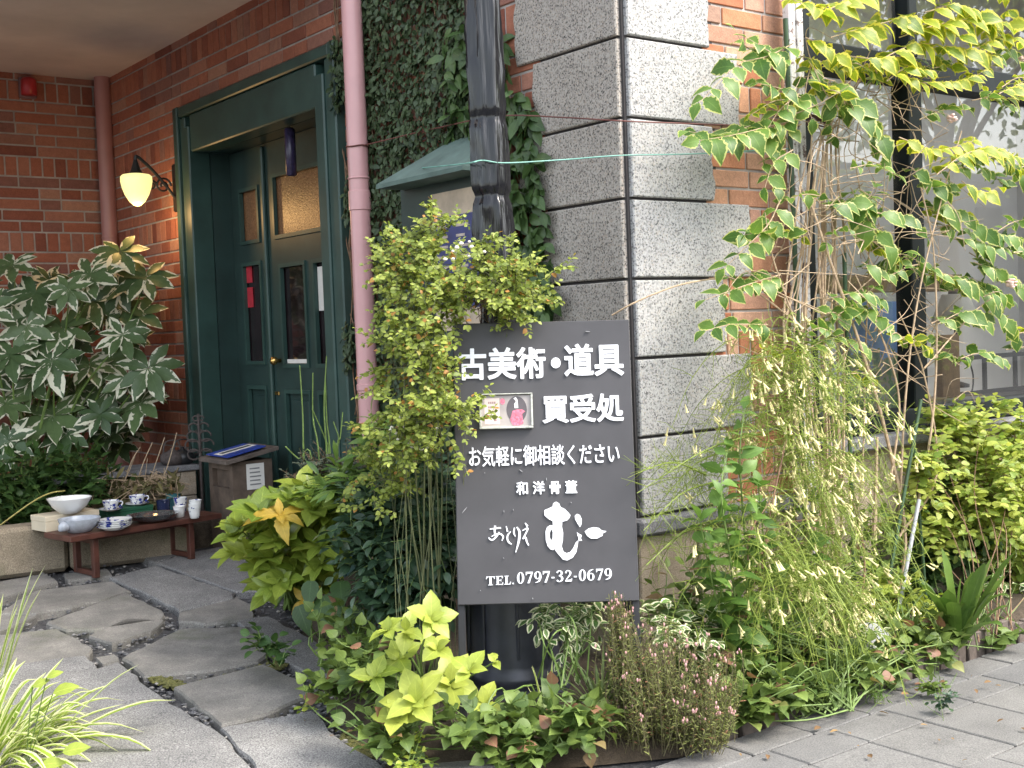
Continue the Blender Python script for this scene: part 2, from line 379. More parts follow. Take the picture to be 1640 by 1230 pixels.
# porch flagstones (traced outlines laid on the rising path)
FLAG = stone_mat('flagstone', [(.11, .107, .10), (.185, .177, .163), (.28, .265, .24)], 5.5, .85, .45, moss=.6)
FLAGG = stone_mat('granite slab', [(.13, .13, .13), (.19, .188, .185), (.26, .256, .25)], 5, .85, .9)
flags = [  # (polygon in photo pixels, material, rnd)
 ([(200,1058),(290,1012),(400,1010),(425,1050),(410,1062),(330,1078),(235,1085)], FLAG, .35),
 ([(285,1105),(420,1070),(480,1095),(495,1115),(430,1145),(355,1163)], FLAG, .45),
 ([(80,1000),(200,955),(258,982),(255,995),(150,1012),(110,1012)], FLAG, .6),
 ([(0,985),(60,950),(180,935),(206,950),(160,965),(60,985)], FLAG, .5),
 ([(145,1022),(205,995),(262,998),(240,1015),(180,1033)], FLAG, .65),
 ([(180,928),(250,910),(370,952),(372,962),(288,978)], FLAGG, .5),
 ([(290,985),(380,962),(406,975),(402,994),(330,1002),(292,998)], FLAG, .7),
 ([(0,1022),(90,1012),(145,1040),(140,1052),(20,1070),(0,1072)], FLAG, .4),
 ([(0,935),(75,922),(90,935),(20,955),(0,962)], FLAG, .3),
 ([(-60,1000),(0,990),(55,990),(0,1016),(-60,1022)], FLAG, .3),
 ([(255,905),(300,890),(360,878),(430,900),(440,945),(376,948)], FLAGG, .35),
 ([(385,1000),(430,992),(520,1040),(560,1085),(500,1082),(425,1040)], FLAGG, .25),
 ([(-10,1078),(30,1068),(135,1055),(152,1075),(60,1100),(-10,1100)], FLAGG, .35),
 ([(-120,1120),(60,1102),(190,1066),(240,1110),(350,1180),(420,1260),(-120,1300)], FLAGG, .4),
 ([(360,1172),(500,1145),(545,1195),(600,1226),(640,1260),(440,1262),(400,1215)], FLAGG, .6),
 ([(650,1200),(745,1186),(850,1188),(870,1204),(800,1232),(660,1234)], FLAG, .7),
 ([(105,922),(170,915),(178,925),(110,932)], FLAG, .4),
 ([(152,1058),(182,1052),(192,1062),(165,1068)], FLAG, .6),
 ([(225,893),(262,885),(285,892),(250,903)], FLAGG, .4),
]
path = MB(); path.box((-1.5, 3.3, -.028), (-1.45, 3.35, -.02))
path_root = empty('stone_path', onG(250, 1010), 'irregular stone path with gravel joints leading to the green door', 'path')
path_root['kind'] = 'structure'
for poly, mat_, r_ in flags:
    p = np.array([onG(*q) for q in poly]); c = p.mean(0); p = c+(p-c)*1.05
    # roughen the outline
    q = []
    for i in range(len(p)):
        a, b = p[i], p[(i+1) % len(p)]
        k = max(2, int(np.linalg.norm(b-a)/.07))
        for t in range(k): q.append(a+(b-a)*t/k+(rng.randn(3)*.006 if t else rng.randn(3)*.003)*np.array([1, 1, 0]))
    q = np.array(q); n = len(q); ct = q.mean(0)
    top = ct+(q-ct)*.975; top[:, 2] = [gz(y) for y in top[:, 1]]; top[:, 2] += .012
    q[:, 2] = [gz(y) for y in q[:, 1]]; mid = q.copy(); mid[:, 2] += .002; bot = q.copy(); bot[:, 2] -= .05
    m_ = MB(); m_.add(np.vstack([top, mid, bot]), [tuple(range(n))]+[(i, n+i, n+(i+1) % n, (i+1) % n) for i in range(n)]+[(n+i, 2*n+i, 2*n+(i+1) % n, n+(i+1) % n) for i in range(n)], r_)
    f0 = m_.f[0]
    o = part(m_, 'flagstone', mat_, path_root)
# loose pebbles in the joints
peb = MB(); pale = MB(); moss = MB()
PEB = stone_mat('pebbles', [(.05, .05, .056), (.10, .10, .105), (.2, .2, .19)], 60, .7, .6)
from math import sin, cos, pi
def pebble(c, s, r, mb=None):
    n = 6; ax = rng.randn(3, 3); ax = np.linalg.qr(ax)[0]
    V = [(0, 0, 1)]+[(cos(k*pi/3), sin(k*pi/3), .35) for k in range(6)]+[(.8*cos(k*pi/3+.5), .8*sin(k*pi/3+.5), -.5) for k in range(6)]+[(0, 0, -.9)]
    V = np.array(V)*s*(1+.25*rng.randn(14, 1)*.6)*np.array([1, .75, .5]); a = rng.rand()*6.28
    R = np.array([[cos(a), -sin(a), 0], [sin(a), cos(a), 0], [0, 0, 1]])
    f = [(0, 1+k, 1+(k+1) % 6) for k in range(6)]+[(1+k, 7+k, 1+(k+1) % 6) for k in range(6)]+[(1+(k+1) % 6, 7+k, 7+(k+1) % 6) for k in range(6)]+[(13, 7+(k+1) % 6, 7+k) for k in range(6)]
    (mb or peb).add(np.asarray(c)+V@R.T, f, r)
for k in range(4200):
    px, py = rng.uniform(-40, 660), rng.uniform(900, 1228)
    p = onG(px, py); s = rng.uniform(.006, .014)*(1.4 if rng.rand() < .12 else 1)
    pebble(p+np.array([0, 0, -.014+rng.rand()*.012]), s, rng.rand(), pale if rng.rand() < .3 else None)
part(peb, 'gravel', PEB, path_root)['kind'] = 'stuff'
part(pale, 'pale_gravel', stone_mat('pale pebbles', [(.16, .155, .15), (.26, .25, .235), (.42, .40, .37)], 60, .7, .5), path_root)['kind'] = 'stuff'
mline = [(246, 1084), (300, 1104), (350, 1096), (400, 1080), (450, 1066)]
for k in range(900):
    t_ = rng.rand()*3.999; i = int(t_); a, b = np.array(mline[i]), np.array(mline[i+1]); q = a+(b-a)*(t_-i)+rng.randn(2)*np.array([6, 3.0]); p = onG(*q); pebble(p+np.array([0, 0, -.004+rng.rand()*.008]), rng.uniform(.008, .016), rng.rand(), moss)
for k in range(700):
    q = (555+rng.rand()*60+rng.randn()*8, 1165+rng.rand()*45); p = onG(*q); pebble(p+np.array([0, 0, -.010+rng.rand()*.008]), rng.uniform(.008, .016), rng.rand(), moss)
part(moss, 'moss', stone_mat('moss', [(.055, .06, .018), (.10, .10, .028), (.17, .15, .05)], 60, .95, .5), path_root)['kind'] = 'stuff'

# planting soil
SOIL = stone_mat('soil', [(.035, .027, .018), (.06, .045, .03), (.09, .07, .05)], 25, .95, .5)
bed = MB()
outline = [(2.02,3.36),(2.55,3.06),(2.85,2.90),(4.4,2.90),(7.5,2.90),(7.5,3.5),(4.4,3.5),(3.25,3.5),(3.25,4.6),(3.25,5.8),(2.85,5.75),(2.45,4.75),(2.12,3.95)]
inner = [(2.25,3.5),(2.62,3.25),(2.95,3.0),(4.4,2.98),(7.5,2.98),(7.5,3.45),(4.4,3.45),(3.2,3.46),(3.2,4.6),(3.2,5.65),(2.95,5.5),(2.62,4.7),(2.32,3.95)]
n = len(outline)
bed.add([(x, y, gz(y)-.02) for x, y in outline]+[(x, y, gz(y)+.085) for x, y in inner], [(i, (i+1) % n, n+(i+1) % n, n+i) for i in range(n)]+[tuple(range(n, 2*n))])
tag(bed.build('planting_soil', SOIL), kind='structure', label='dark soil of the raised planting bed')
back = MB(); back.box((-3, 7.25, .0), (3.2, 9.2, .30)); tag(back.build('shrub_bed_soil', SOIL), kind='structure', label='soil of the planting bed behind the low stone kerb')

# ================================================================== BUILDING
bld = empty('brick_building', (XB, YC, 0), 'old red brick building with granite corner blocks, green porch door and dark framed shop window', 'building')
def brick_field(mb, mo, o, u, nrm, u0, u1, z0, z1, course, soldier, phase, holes, L=.215, j=.009, sw=.07):
    """o: point on wall face at u=0; bricks proud of the mortar sheet by 7 mm"""
    u = np.array(u, float); nrm = np.array(nrm, float)
    per = 5*course+soldier; z = phase-math.ceil((phase-z0)/per)*per; rowi = 0
    ax = np.array([u, nrm, (0, 0, 1.)])
    def put(a, b, za, zb):
        a = max(a, u0); b = min(b, u1)
        if b-a < .02 or zb < z0 or za > z1: return
        for (h0, h1, g0, g1) in holes:
            if za+.02 < g1 and zb-.02 > g0:
                if a >= h0-.001 and b <= h1+.001: return
                if a < h0 < b: b = h0
                elif a < h1 < b: a = h1
                if b-a < .02: return
        dp = rng.uniform(0, .003)
        mb.hull_box(o+u*((a+b)/2)+np.array([0, 0, (za+zb)/2])+nrm*(-.02+dp), ax, ((b-a)/2-j/2, .022, (zb-za)/2-j/2), .003, rng.rand())
    while z < z1:
        k = u0-rng.rand()*.06
        while k < u1: put(k, k+sw, z, z+soldier); k += sw
        z += soldier
        for c in range(5):
            k = u0-L+(L/2)*(rowi % 2)+rng.uniform(-.02, .02); rowi += 1
            while k < u1:
                l = L if rng.rand() < .75 else L*.52
                put(k, k+l, z, z+course); k += l
            z += course
ME = np.eye(3)
# back wall A (faces the street, u along +x)
bw = MB(); brick_field(bw, None, np.array([0, YA, 0]), (1, 0, 0), (0, -1, 0), -.5, XB, .25, ZCEIL, .0805, .145, 2.13, [], .295, .013, .088)
wA = part(bw, 'brickwork', BRICK, bld)
# door wall B (faces -x, u along +y)
DO = (5.66, 7.83, .0, 2.975)        # outer edge of the door surround
bw = MB(); brick_field(bw, None, np.array([XB, 0, 0]), (0, 1, 0), (-1, 0, 0), 4.0, YA, .1, 4.6, .0805, .145, 2.13, [DO], .29, .012, .086)
wB = part(bw, 'brickwork', BRICK, bld)
# street wall C (faces -y, u along +x)
WIN = (4.345, 9.0, .83, 4.2)
bw = MB(); brick_field(bw, None, np.array([0, YC, 0]), (1, 0, 0), (0, -1, 0), 3.70, 4.345, .62, 4.6, .0787, .117, 1.784, [], .25, .011, .075)
part(bw, 'brickwork', BRICK_S, bld)
mo = MB()
mo.box((-.55, YA+.004, -.1), (XB+.3, YA+.25, 4.8))                                # behind A
mo.box((XB+.004, YC+.01, -.1), (XB+.22, DO[0]+.05, 4.8)); mo.box((XB+.004, DO[1]-.05, -.1), (XB+.22, YA, 4.8)); mo.box((XB+.004, DO[0]+.05, DO[3]-.04), (XB+.22, DO[1]-.05, 4.8))
mo.box((XB+.23, YC+.004, -.1), (4.345, YC+.22, 4.8)); mo.box((4.345, YC+.004, 3.9), (9, YC+.22, 4.8)); mo.box((4.345, YC+.05, -.1), (9, YC+.22, .62))
part(mo, 'mortar', MORTAR_L, bld)
ce = MB(); ce.box((-.3, 5.55, ZCEIL), (XB, YA, ZCEIL+.25)); ce.box((-.3, 5.5, ZCEIL-.02), (XB-.004, 5.62, ZCEIL+.5)); part(ce, 'porch_ceiling', PLASTER, bld)
# granite corner blocks
courses = [.675, .985, 1.296, 1.606, 1.918, 2.229, 2.539, 2.85, 3.16, 3.47, 3.78]
rext = [3.765, 3.925, 3.775, 3.945, 3.735, 3.90, 3.735, 3.93, 3.74, 3.93]
lext = [4.16, 4.04, 4.16, 4.05, 4.17, 4.05, 4.16, 4.035, 4.16, 4.04]
qs = MB(); ql = MB()
def slab(mb, o, u, nrm, a, b, z0, z1, d, r, rough_end):
    u = np.array(u, float); nrm = np.array(nrm, float); g_ = .006
    P_ = [(a, z0+g_), (b, z0+g_)]; k = 9; w_ = 0
    for i in range(1, k): w_ = .6*w_+rng.randn()*.006; P_.append((b+w_+rng.uniform(-.003, .003), z0+g_+(z1-z0-2*g_)*i/k))
    P_ += [(b, z1-g_), (a, z1-g_)]
    P_ = np.array(P_); ins = P_.copy(); cx = P_.mean(0)
    ins = P_+np.sign(cx-P_)*.005
    n = len(P_); f3 = lambda Q, dd: o+Q[:, :1]*u+nrm*dd+np.c_[np.zeros((n, 2)), Q[:, 1]]
    V = np.vstack([f3(P_, 0), f3(P_, d-.005), f3(ins, d)])
    mb.add(V, [tuple(range(2*n, 3*n))]+[(i, (i+1) % n, n+(i+1) % n, n+i) for i in range(n)]+[(n+i, n+(i+1) % n, 2*n+(i+1) % n, 2*n+i) for i in range(n)], r)
for i in range(10):
    slab(qs, np.array([0, YC+.03, 0]), (1, 0, 0), (0, -1, 0), XB+.012, rext[i], courses[i], courses[i+1], .05, rng.rand(), True)
    slab(ql, np.array([XB+.03, 0, 0]), (0, 1, 0), (-1, 0, 0), YC+.012, lext[i], courses[i], courses[i+1], .05, rng.rand(), True)
for q, m_ in ((qs, GRANITE), (ql, GRANITE_T)): part(q, 'granite_blocks', m_, bld)
jb = MB(); jb.box((XB+.0, YC+.0, .6), (XB+.5, YC+.5, 4.6)); part(jb, 'stone_backing', JOINT, bld)
# plinth: dark ledge with tan stones below
pl = MB(); pl.hull_box(((XB-.03+4.345)/2, YC+.08, .635), ME, ((4.345-XB+.03)/2, .13, .034), .012); pl.hull_box((XB+.08, 4.6, .635), ME, (.13, 1.05, .034), .012)
pl.hull_box((6.7, YC+.07, .845), ME, (2.35, .14, .03), .01)
part(pl, 'stone_ledge', PLINTH, bld)
ts = MB()
x = XB-.01
for wd in (.33, .36, .3, .38, .34, .36, .4, .35, .4, .4, .4, .4, .4):
    for zz in ((-.1, .27), (.275, .598)): ts.hull_box((x+wd/2, YC+.06, sum(zz)/2), ME, (wd/2-.004, .07, (zz[1]-zz[0])/2-.003), .006, rng.rand())
    x += wd
for y in np.arange(YC+.2, 5.4, .36): ts.hull_box((XB+.06, y+.18, .25), ME, (.07, .176, .345), .006, rng.rand())
for x in np.arange(4.36, 8.8, .5): ts.hull_box((x+.25, YC+.1, .70), ME, (.247, .07, .11), .005, rng.rand())
part(ts, 'stone_base', TAN, bld)

# door surround
sr = MB()
XF = XB-.035
for (y0, y1, z0, z1, dx) in ((5.66, 5.73, .05, 2.975, .02), (5.73, 5.80, .05, 2.90, 0), (5.80, 5.90, .05, 2.83, .012),
                             (7.76, 7.83, .05, 2.975, .02), (7.68, 7.757, .05, 2.90, 0), (7.60, 7.678, .05, 2.83, .012)):
    sr.hull_box(((XF-dx+XB+.1)/2, (y0+y1)/2, (z0+z1)/2), ME, ((XB+.1-XF+dx)/2, (y1-y0)/2-.001, (z1-z0)/2), .008)
for (z0, z1, y0, y1, dx) in ((2.903, 2.972, 5.732, 7.758, .012), (2.66, 2.90, 5.902, 7.598, .0)):
    sr.hull_box(((XF-dx+XB+.1)/2, (y0+y1)/2, (z0+z1)/2), ME, ((XB+.1-XF+dx)/2, (y1-y0)/2, (z1-z0)/2-.001), .008)
part(sr, 'door_surround', GREEN, bld)
XD = 3.50                                                     # door face plane
jm = MB()
jm.box((XB+.1, 7.602, .05), (XD+.1, 7.72, 2.75)); jm.box((XB+.1, 5.78, .05), (XD+.1, 5.898, 2.75)); jm.box((XB+.1, 5.90, 2.66), (XD+.1, 7.60, 2.78))
part(jm, 'door_reveal', GREEN_D, bld)
st = MB(); st.hull_box((XB+.1, 6.75, .11), ME, (.24, .86, .07), .01); part(st, 'door_step', FLAGG, bld)
AMBER, nt, b_ = new_mat('amber glass'); 
nz = obj_noise(nt, 90, 3); nt.links.new(ramp(nt, nz, [(.3, (.16, .075, .035)), (.7, (.34, .18, .09))]), b_.inputs['Base Color']); b_.inputs['Roughness'].default_value = .25; bump(nt, b_, nz, .6, .003)
DGLASS = plain('dark door glass', (.018, .012, .014), .06, var=.5, scale=7, spec=.8)
def leaf_door(y0, y1, holes, panels, name, lab):
    """frame with real openings: build from rails around the given rectangles (y0,y1,z0,z1)"""
    d = MB(); X0, X1 = XD, XD+.05; z0, z1 = .16, 2.655
    ysx = sorted(set([y0, y1]+[h[0] for h in holes+panels]+[h[1] for h in holes+panels])); zsx = sorted(set([z0, z1]+[h[2] for h in holes+panels]+[h[3] for h in holes+panels]))
    inside = lambda y, z: any(h[0] < y < h[1] and h[2] < z < h[3] for h in holes+panels)
    for i in range(len(zsx)-1):
        k = 0
        while k < len(ysx)-1:
            if inside((ysx[k]+ysx[k+1])/2, (zsx[i]+zsx[i+1])/2): k += 1; continue
            e = k
            while e < len(ysx)-1 and not inside((ysx[e]+ysx[e+1])/2, (zsx[i]+zsx[i+1])/2): e += 1
            d.box((X0, ysx[k], zsx[i]), (X1, ysx[e], zsx[i+1])); k = e
    for h in panels: d.box((X0+.018, h[0], h[2]), (X1, h[1], h[3])); d.hull_box((X0+.016, (h[0]+h[1])/2, (h[2]+h[3])/2), ME, (.008, (h[1]-h[0])/2-.05, (h[3]-h[2])/2-.05), .006)
    dr = part(d, 'door', GREEN_D, bld); dr['label'] = lab
    t = MB()
    for h in holes+panels:
        for (a0, a1, b0, b1) in ((h[0]-.012, h[0]+.012, h[2]-.012, h[3]+.012), (h[1]-.012, h[1]+.012, h[2]-.012, h[3]+.012), (h[0]+.012, h[1]-.012, h[2]-.012, h[2]+.012), (h[0]+.012, h[1]-.012, h[3]-.012, h[3]+.012)):
            t.box((X0-.012, a0, b0), (X0+.012, a1, b1))
    part(t, 'moulding', GREEN, dr)
    for h in holes:
        p = MB(); p.box((X0+.02, h[0], h[2]), (X0+.03, h[1], h[3])); part(p, 'pane', AMBER if h[2] > 2 else DGLASS, dr)
    return dr
z_ = lambda px, py: onX(px, py, XD)[2]
dl = leaf_door(7.112, 7.598, [(7.20, 7.46, 2.06, 2.40), (7.20, 7.46, 1.28, 1.92)], [(7.20, 7.46, .35, 1.12)], 'door', 'narrow left door leaf')
dr_ = leaf_door(5.91, 7.105, [(6.10, 6.98, 2.06, 2.44), (6.61, 6.93, 1.26, 1.88), (6.10, 6.50, 1.26, 1.88)], [(6.61, 6.93, .35, 1.10), (6.10, 6.50, .35, 1.10)], 'door', 'wide right door leaf')
ast = MB(); ast.hull_box((XD-.012, 7.10, 1.4), ME, (.014, .018, 1.24), .008); part(ast, 'astragal', GREEN, dr_)
kn = MB(); kp = onX(438, 578, XD-.05); kn.lathe([(.0, 0), (.02, .004), (.028, .02), (.024, .036), (.012, .045), (.012, .07)], (0, 0, 0), 16)
kn.v = [np.c_[kn.v[0][:, 2]-.0, kn.v[0][:, 0], kn.v[0][:, 1]]+kp-np.array([.02, 0, 0])]; part(kn, 'knob', BRASS, dr_, True)
kl = MB(); kq = onX(444, 630, XD-.005); kl.hull_box(kq, ME, (.004, .03, .012), .003); part(kl, 'lock_plate', BRASS, dr_)
stk = MB(); a = onX(396, 447, XD+.012); b = onX(404, 492, XD+.012)
REDP = plain('red sticker', (.50, .03, .05), .5); PAPER = plain('white paper', (.72, .70, .66), .8, var=.06)
stk.box((XD+.012, a[1]-.07, b[2]+.16), (XD+.016, a[1]+.03, b[2]+.27)); stk.box((XD+.012, a[1]-.07, b[2]+.0), (XD+.016, a[1]+.03, b[2]+.13)); part(stk, 'sticker', REDP, dl)
stk = MB(); a = onX(516, 462, XD+.012); stk.box((XD+.012, a[1]-.05, a[2]-.13), (XD+.016, a[1]+.05, a[2]+.13)); part(stk, 'paper_notice', PAPER, dr_)
stk = MB(); stk.box((XD+.006, 6.63, 1.275), (XD+.018, 6.91, 1.30)); part(stk, 'paper_strip', PAPER, dr_)

# shop window
wf = MB(); YW = YC+.07
def bar(x0, x1, z0, z1, d=.05): wf.hull_box(((x0+x1)/2, YW, (z0+z1)/2), ME, ((x1-x0)/2, d, (z1-z0)/2), .006)
bar(4.345, 9, .88, .975, .06); bar(4.345, 9, 2.535, 2.665, .055); bar(4.345, 4.42, .975, 2.535); bar(4.345, 4.42, 2.665, 3.9); bar(5.135, 5.245, .975, 2.535); bar(5.155, 5.225, 2.665, 3.9); bar(6.6, 6.7, .975, 2.535); bar(6.6, 6.7, 2.665, 3.9)
win = part(wf, 'window', FRAME, bld)
GLASS = glass_mat('shop glass', (.94, .95, .94), .9, .04)
for (x0, x1) in ((4.42, 5.135), (5.245, 6.6), (6.7, 9)):
    for (z0, z1) in ((.975, 2.535), (2.665, 3.9)):
        gp = MB(); gp.add([(x0, YW+.01, z0), (x1, YW+.01, z0), (x1, YW+.01, z1), (x0, YW+.01, z1)], [(0, 1, 2, 3)]); part(gp, 'pane', GLASS, win)
# shop interior
ROOM = plain('shop interior plaster', (.62, .60, .57), .9, var=.06, scale=1.5)
ir = MB(); ir.box((3.8, 5.3, .3), (9.2, 5.4, 4.1)); ir.box((9.1, YC+.23, .3), (9.2, 5.3, 4.1)); ir.box((3.7, YC+.23, .3), (3.8, 5.3, 4.1)); ir.box((3.8, YC+.23, 4.0), (9.1, 5.3, 4.1)); ir.box((3.8, YC+.23, .3), (9.1, 5.3, .55))
part(ir, 'interior_walls', ROOM, bld)
rf = MB(); rf.box((XB+.1, YC+.1, 4.8), (9.2, 9.6, 4.95)); rf.box((3.75, 6.3, 0), (9.2, 6.4, 4.8)); rf.box((9.2, YC, 0), (9.3, 9.6, 4.8)); part(rf, 'roof', MORTAR_L, bld)  # unseen roof and walls added to keep the interior dark

# ================================================================== THINGS ON THE BUILDING
def drainpipe(name, bot, top, r, rings, label, mat):
    root = empty(name, bot, label, 'drainpipe', 'pink drainpipes')
    m = MB(); m.tube(np.linspace(bot, top, 12), r, 24); o = part(m, 'pipe', mat, root, True); smooth_by(o)
    for (f, wd, k) in rings:
        c = np.asarray(bot)*(1-f)+np.asarray(top)*f; m = MB()
        m.tube([c-np.array([0, 0, wd/2]), c-np.array([0, 0, wd/2-.004]), c+np.array([0, 0, wd/2-.004]), c+np.array([0, 0, wd/2])], [r*k-.004, r*k, r*k, r*k-.004], 24)
        o = part(m, 'collar', mat, root); smooth_by(o)
    return root
p0 = onX(594, 720, 3.17); p1 = onX(562, 0, 3.17); p0[:2] = p1[:2] = (p0[:2]+p1[:2])/2; p0[2] = .12; p1[2] = 4.6
zf = lambda py, px: (onX(px, py, 3.17)[2]-p0[2])/(p1[2]-p0[2])
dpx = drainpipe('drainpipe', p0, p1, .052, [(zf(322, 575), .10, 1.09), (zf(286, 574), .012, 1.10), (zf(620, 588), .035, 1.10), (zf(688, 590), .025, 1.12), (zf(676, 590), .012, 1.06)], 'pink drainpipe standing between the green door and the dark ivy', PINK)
q0 = onY(186, 640, YA-.12); q1 = onY(163, 125, YA-.12); q0[:2] = q1[:2]; q0[2] = .3; q1[2] = ZCEIL
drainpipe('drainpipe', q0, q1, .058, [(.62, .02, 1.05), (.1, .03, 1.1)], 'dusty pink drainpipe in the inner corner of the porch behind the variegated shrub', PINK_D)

# wall lamp by the door
lampc = onY(219, 303, 7.9); root = empty('wall_lamp', lampc, 'lit cream glass globe lamp on a curly iron bracket by the door', 'lamp')
LAMPG, nt, b_ = new_mat('lit lamp glass'); em = b_.inputs['Emission Color']; em.default_value = (1, .88, .32, 1); b_.inputs['Emission Strength'].default_value = .27
b_.inputs['Base Color'].default_value = (.8, .7, .4, 1); b_.inputs['Roughness'].default_value = .3
m = MB(); m.lathe([(.0, -.112), (.022, -.107), (.05, -.082), (.078, -.035), (.094, .01), (.102, .05), (.101, .08), (.088, .093), (.05, .10), (.0, .102)], lampc, 28); gl = part(m, 'lamp_shade', LAMPG, root, True)
ll = bpy.data.lights.new('lamp_bulb', 'POINT'); lo = bpy.data.objects.new('lamp_bulb', ll); C.objects.link(lo); lo.parent = root
lo.location = (.0, 0, -.16); ll.energy = 2.0; ll.color = (1, .58, .22); ll.shadow_soft_size = .08
m = MB(); wp = np.array([XB-.02, lampc[1], lampc[2]+.02])
m.hull_box(wp, ME, (.012, .045, .16), .01)
a = lampc+np.array([0, 0, .19]); m.tube(curve([wp+np.array([0, 0, -.08]), (wp+a)/2+np.array([0, 0, .0]), a+np.array([.02, 0, .02]), a, lampc+np.array([0, 0, .1])], 24), .011, 8)
for (cx, r_) in ((.09, .055), (.17, .035)):
    cc = wp+np.array([-cx, 0, .01]); tt = np.linspace(0, 10, 40)
    m.tube([cc+np.array([cos(t)*r_*(1-t/13), 0, sin(t)*r_*(1-t/13)]) for t in tt], .007, 6)
m.lathe([(.03, .09), (.045, .10), (.03, .13), (.012, .19)], lampc, 16)
part(m, 'bracket', BLACKM, root)

# red alarm lamp
ac = onY(46, 140, YA-.05); root = empty('alarm_lamp', ac, 'small red alarm lamp high on the back brick wall', 'alarm')
m = MB(); m.lathe([(.042, -.06), (.055, -.055), (.055, .045), (.045, .065), (.02, .075), (.0, .077)], ac, 20); part(m, 'lamp_cover', plain('red lamp plastic', (.42, .03, .035), .3), root, True)
m = MB(); m.hull_box(ac+np.array([0, .03, 0]), ME, (.06, .02, .075), .008); part(m, 'base', plain('grey plastic', (.2, .12, .12), .5), root)
# hanging chime at the door
cc = onX(465, 238, 3.36); root = empty('door_chime', cc, 'dark blue tube hanging from a cord in the doorway', 'chime')
m = MB(); m.tube([cc-np.array([0, 0, .16]), cc-np.array([0, 0, .15]), cc+np.array([0, 0, .11]), cc+np.array([0, 0, .12])], [.02, .032, .032, .02], 14); part(m, 'tube', plain('dark blue lacquer', (.03, .022, .06), .3, var=.5, scale=40), root, True)
m = MB(); m.tube([cc+np.array([0, 0, .12]), [cc[0], cc[1], 2.66]], .003, 5); part(m, 'cord', BLACKM, root)

# notice board under its own little roof
n0 = onX(648, 300, 3.18); nb = empty('notice_board', (3.24, n0[1], 1.7), 'dark green notice case with a small sloping roof on the ivy wall', 'notice board')
yL = onX(640, 320, 3.13)[1]; yR = yL-.62
m = MB(); m.hull_box((3.2, (yL+yR)/2, 1.72), ME, (.07, (yL-yR)/2, .45), .01); part(m, 'case', GREEN_D, nb)
m = MB(); eL = onX(602, 296, 2.98); zt = eL[2]
V = [(2.98, eL[1], zt), (2.98, eL[1]-.70, zt), (3.26, eL[1]-.55, zt+.2), (3.26, eL[1]-.28, zt+.2), (2.98, eL[1], zt-.02), (2.98, eL[1]-.70, zt-.02), (3.26, eL[1]-.70, zt-.02), (3.26, eL[1], zt-.02)]
m.add(V, [(0, 3, 2, 1), (0, 1, 5, 4), (4, 5, 6, 7), (0, 7, 3), (1, 2, 6), (0, 4, 7), (1, 6, 5), (2, 3, 7, 6)]); part(m, 'roof', plain('green roof sheet', (.10, .15, .13), .7), nb)
BLUEP = plain('blue poster ink', (.035, .045, .16), .4, var=.3)
yp = onX(692, 320, 3.12)[1]; zp = onX(720, 306, 3.12)[2]
m = MB(); m.box((3.118, yp, zp-.62), (3.126, yp-.36, zp)); o = part(m, 'poster', plain('poster cream paper', (.55, .44, .33), .6), nb)
m = MB(); m.box((3.114, yp-.012, zp-.52), (3.117, yp-.348, zp-.11)); pp = part(m, 'printed_panel', BLUEP, o)
PRNT = plain('pale print', (.5, .42, .36), .6)
for k in range(5):
  for w0 in (.04, .19): m = MB(); m.box((3.1115, yp-w0, zp-.15-k*.045), (3.1135, yp-w0-rng.uniform(.06, .12), zp-.162-k*.045)); part(m, 'printed_line', PRNT, o)
if 0: m.box((3.1115, yp-.04, zp-.15-k*.045), (3.1135, yp-.04-rng.uniform(.06, .12), zp-.162-k*.045)); m.box((3.1115, yp-.19, zp-.15-k*.045), (3.1135, yp-.19-rng.uniform(.06, .12), zp-.162-k*.045))

# lamp post wrapped in black plastic
pc = at(828, 1105, 4.62); pc[2] = 0.03
lp = empty('lamp_post', pc, 'dark lamp post wrapped in crinkled black plastic behind the signboard', 'lamp post')
IRON = plain('dark blue grey iron paint', (.032, .034, .045), .35, var=.25, scale=14)
m = MB(); prof = [(.205, .0), (.205, .06), (.195, .075), (.178, .085), (.178, .10), (.186, .11), (.186, .13), (.172, .145), (.166, .17), (.160, .5), (.15, .64), (.16, .66), (.155, .69), (.11, .74), (.085, .86), (.075, .9)]
o = None; m.lathe(prof, pc, 48, wob=lambda q, z: 1+(.022*(1 if (sin(8*q) > .25) else 0) if .18 < z < .62 else 0)); o = part(m, 'base', IRON, lp); smooth_by(o, 50)
m = MB()
for k in range(8):
    q = 2*pi*k/8+.2; 
    m.tube([pc+np.array([cos(q)*.172, sin(q)*.172, .2]), pc+np.array([cos(q)*.166, sin(q)*.166, .6])], .006, 6)
part(m, 'fluting', IRON, lp)
PLASTIC, nt, b_ = new_mat('black plastic wrap'); b_.inputs['Base Color'].default_value = (.010, .010, .012, 1); b_.inputs['Roughness'].default_value = .15; b_.inputs['Specular IOR Level'].default_value = .45
tc = N(nt, 'ShaderNodeTexCoord'); mp = N(nt, 'ShaderNodeMapping'); mp.inputs['Scale'].default_value = (13, 13, 1.3); nt.links.new(tc.outputs['Object'], mp.inputs[0]); h1 = N(nt, 'ShaderNodeTexNoise'); h1.inputs['Detail'].default_value = 2; nt.links.new(mp.outputs[0], h1.inputs[0]); bump(nt, b_, h1.outputs[0], .35, .015)
m = MB(); nn, rr = 44, 330; V = []; ph = rng.rand(12)*6.28
topx = at(772, 0, 4.62)
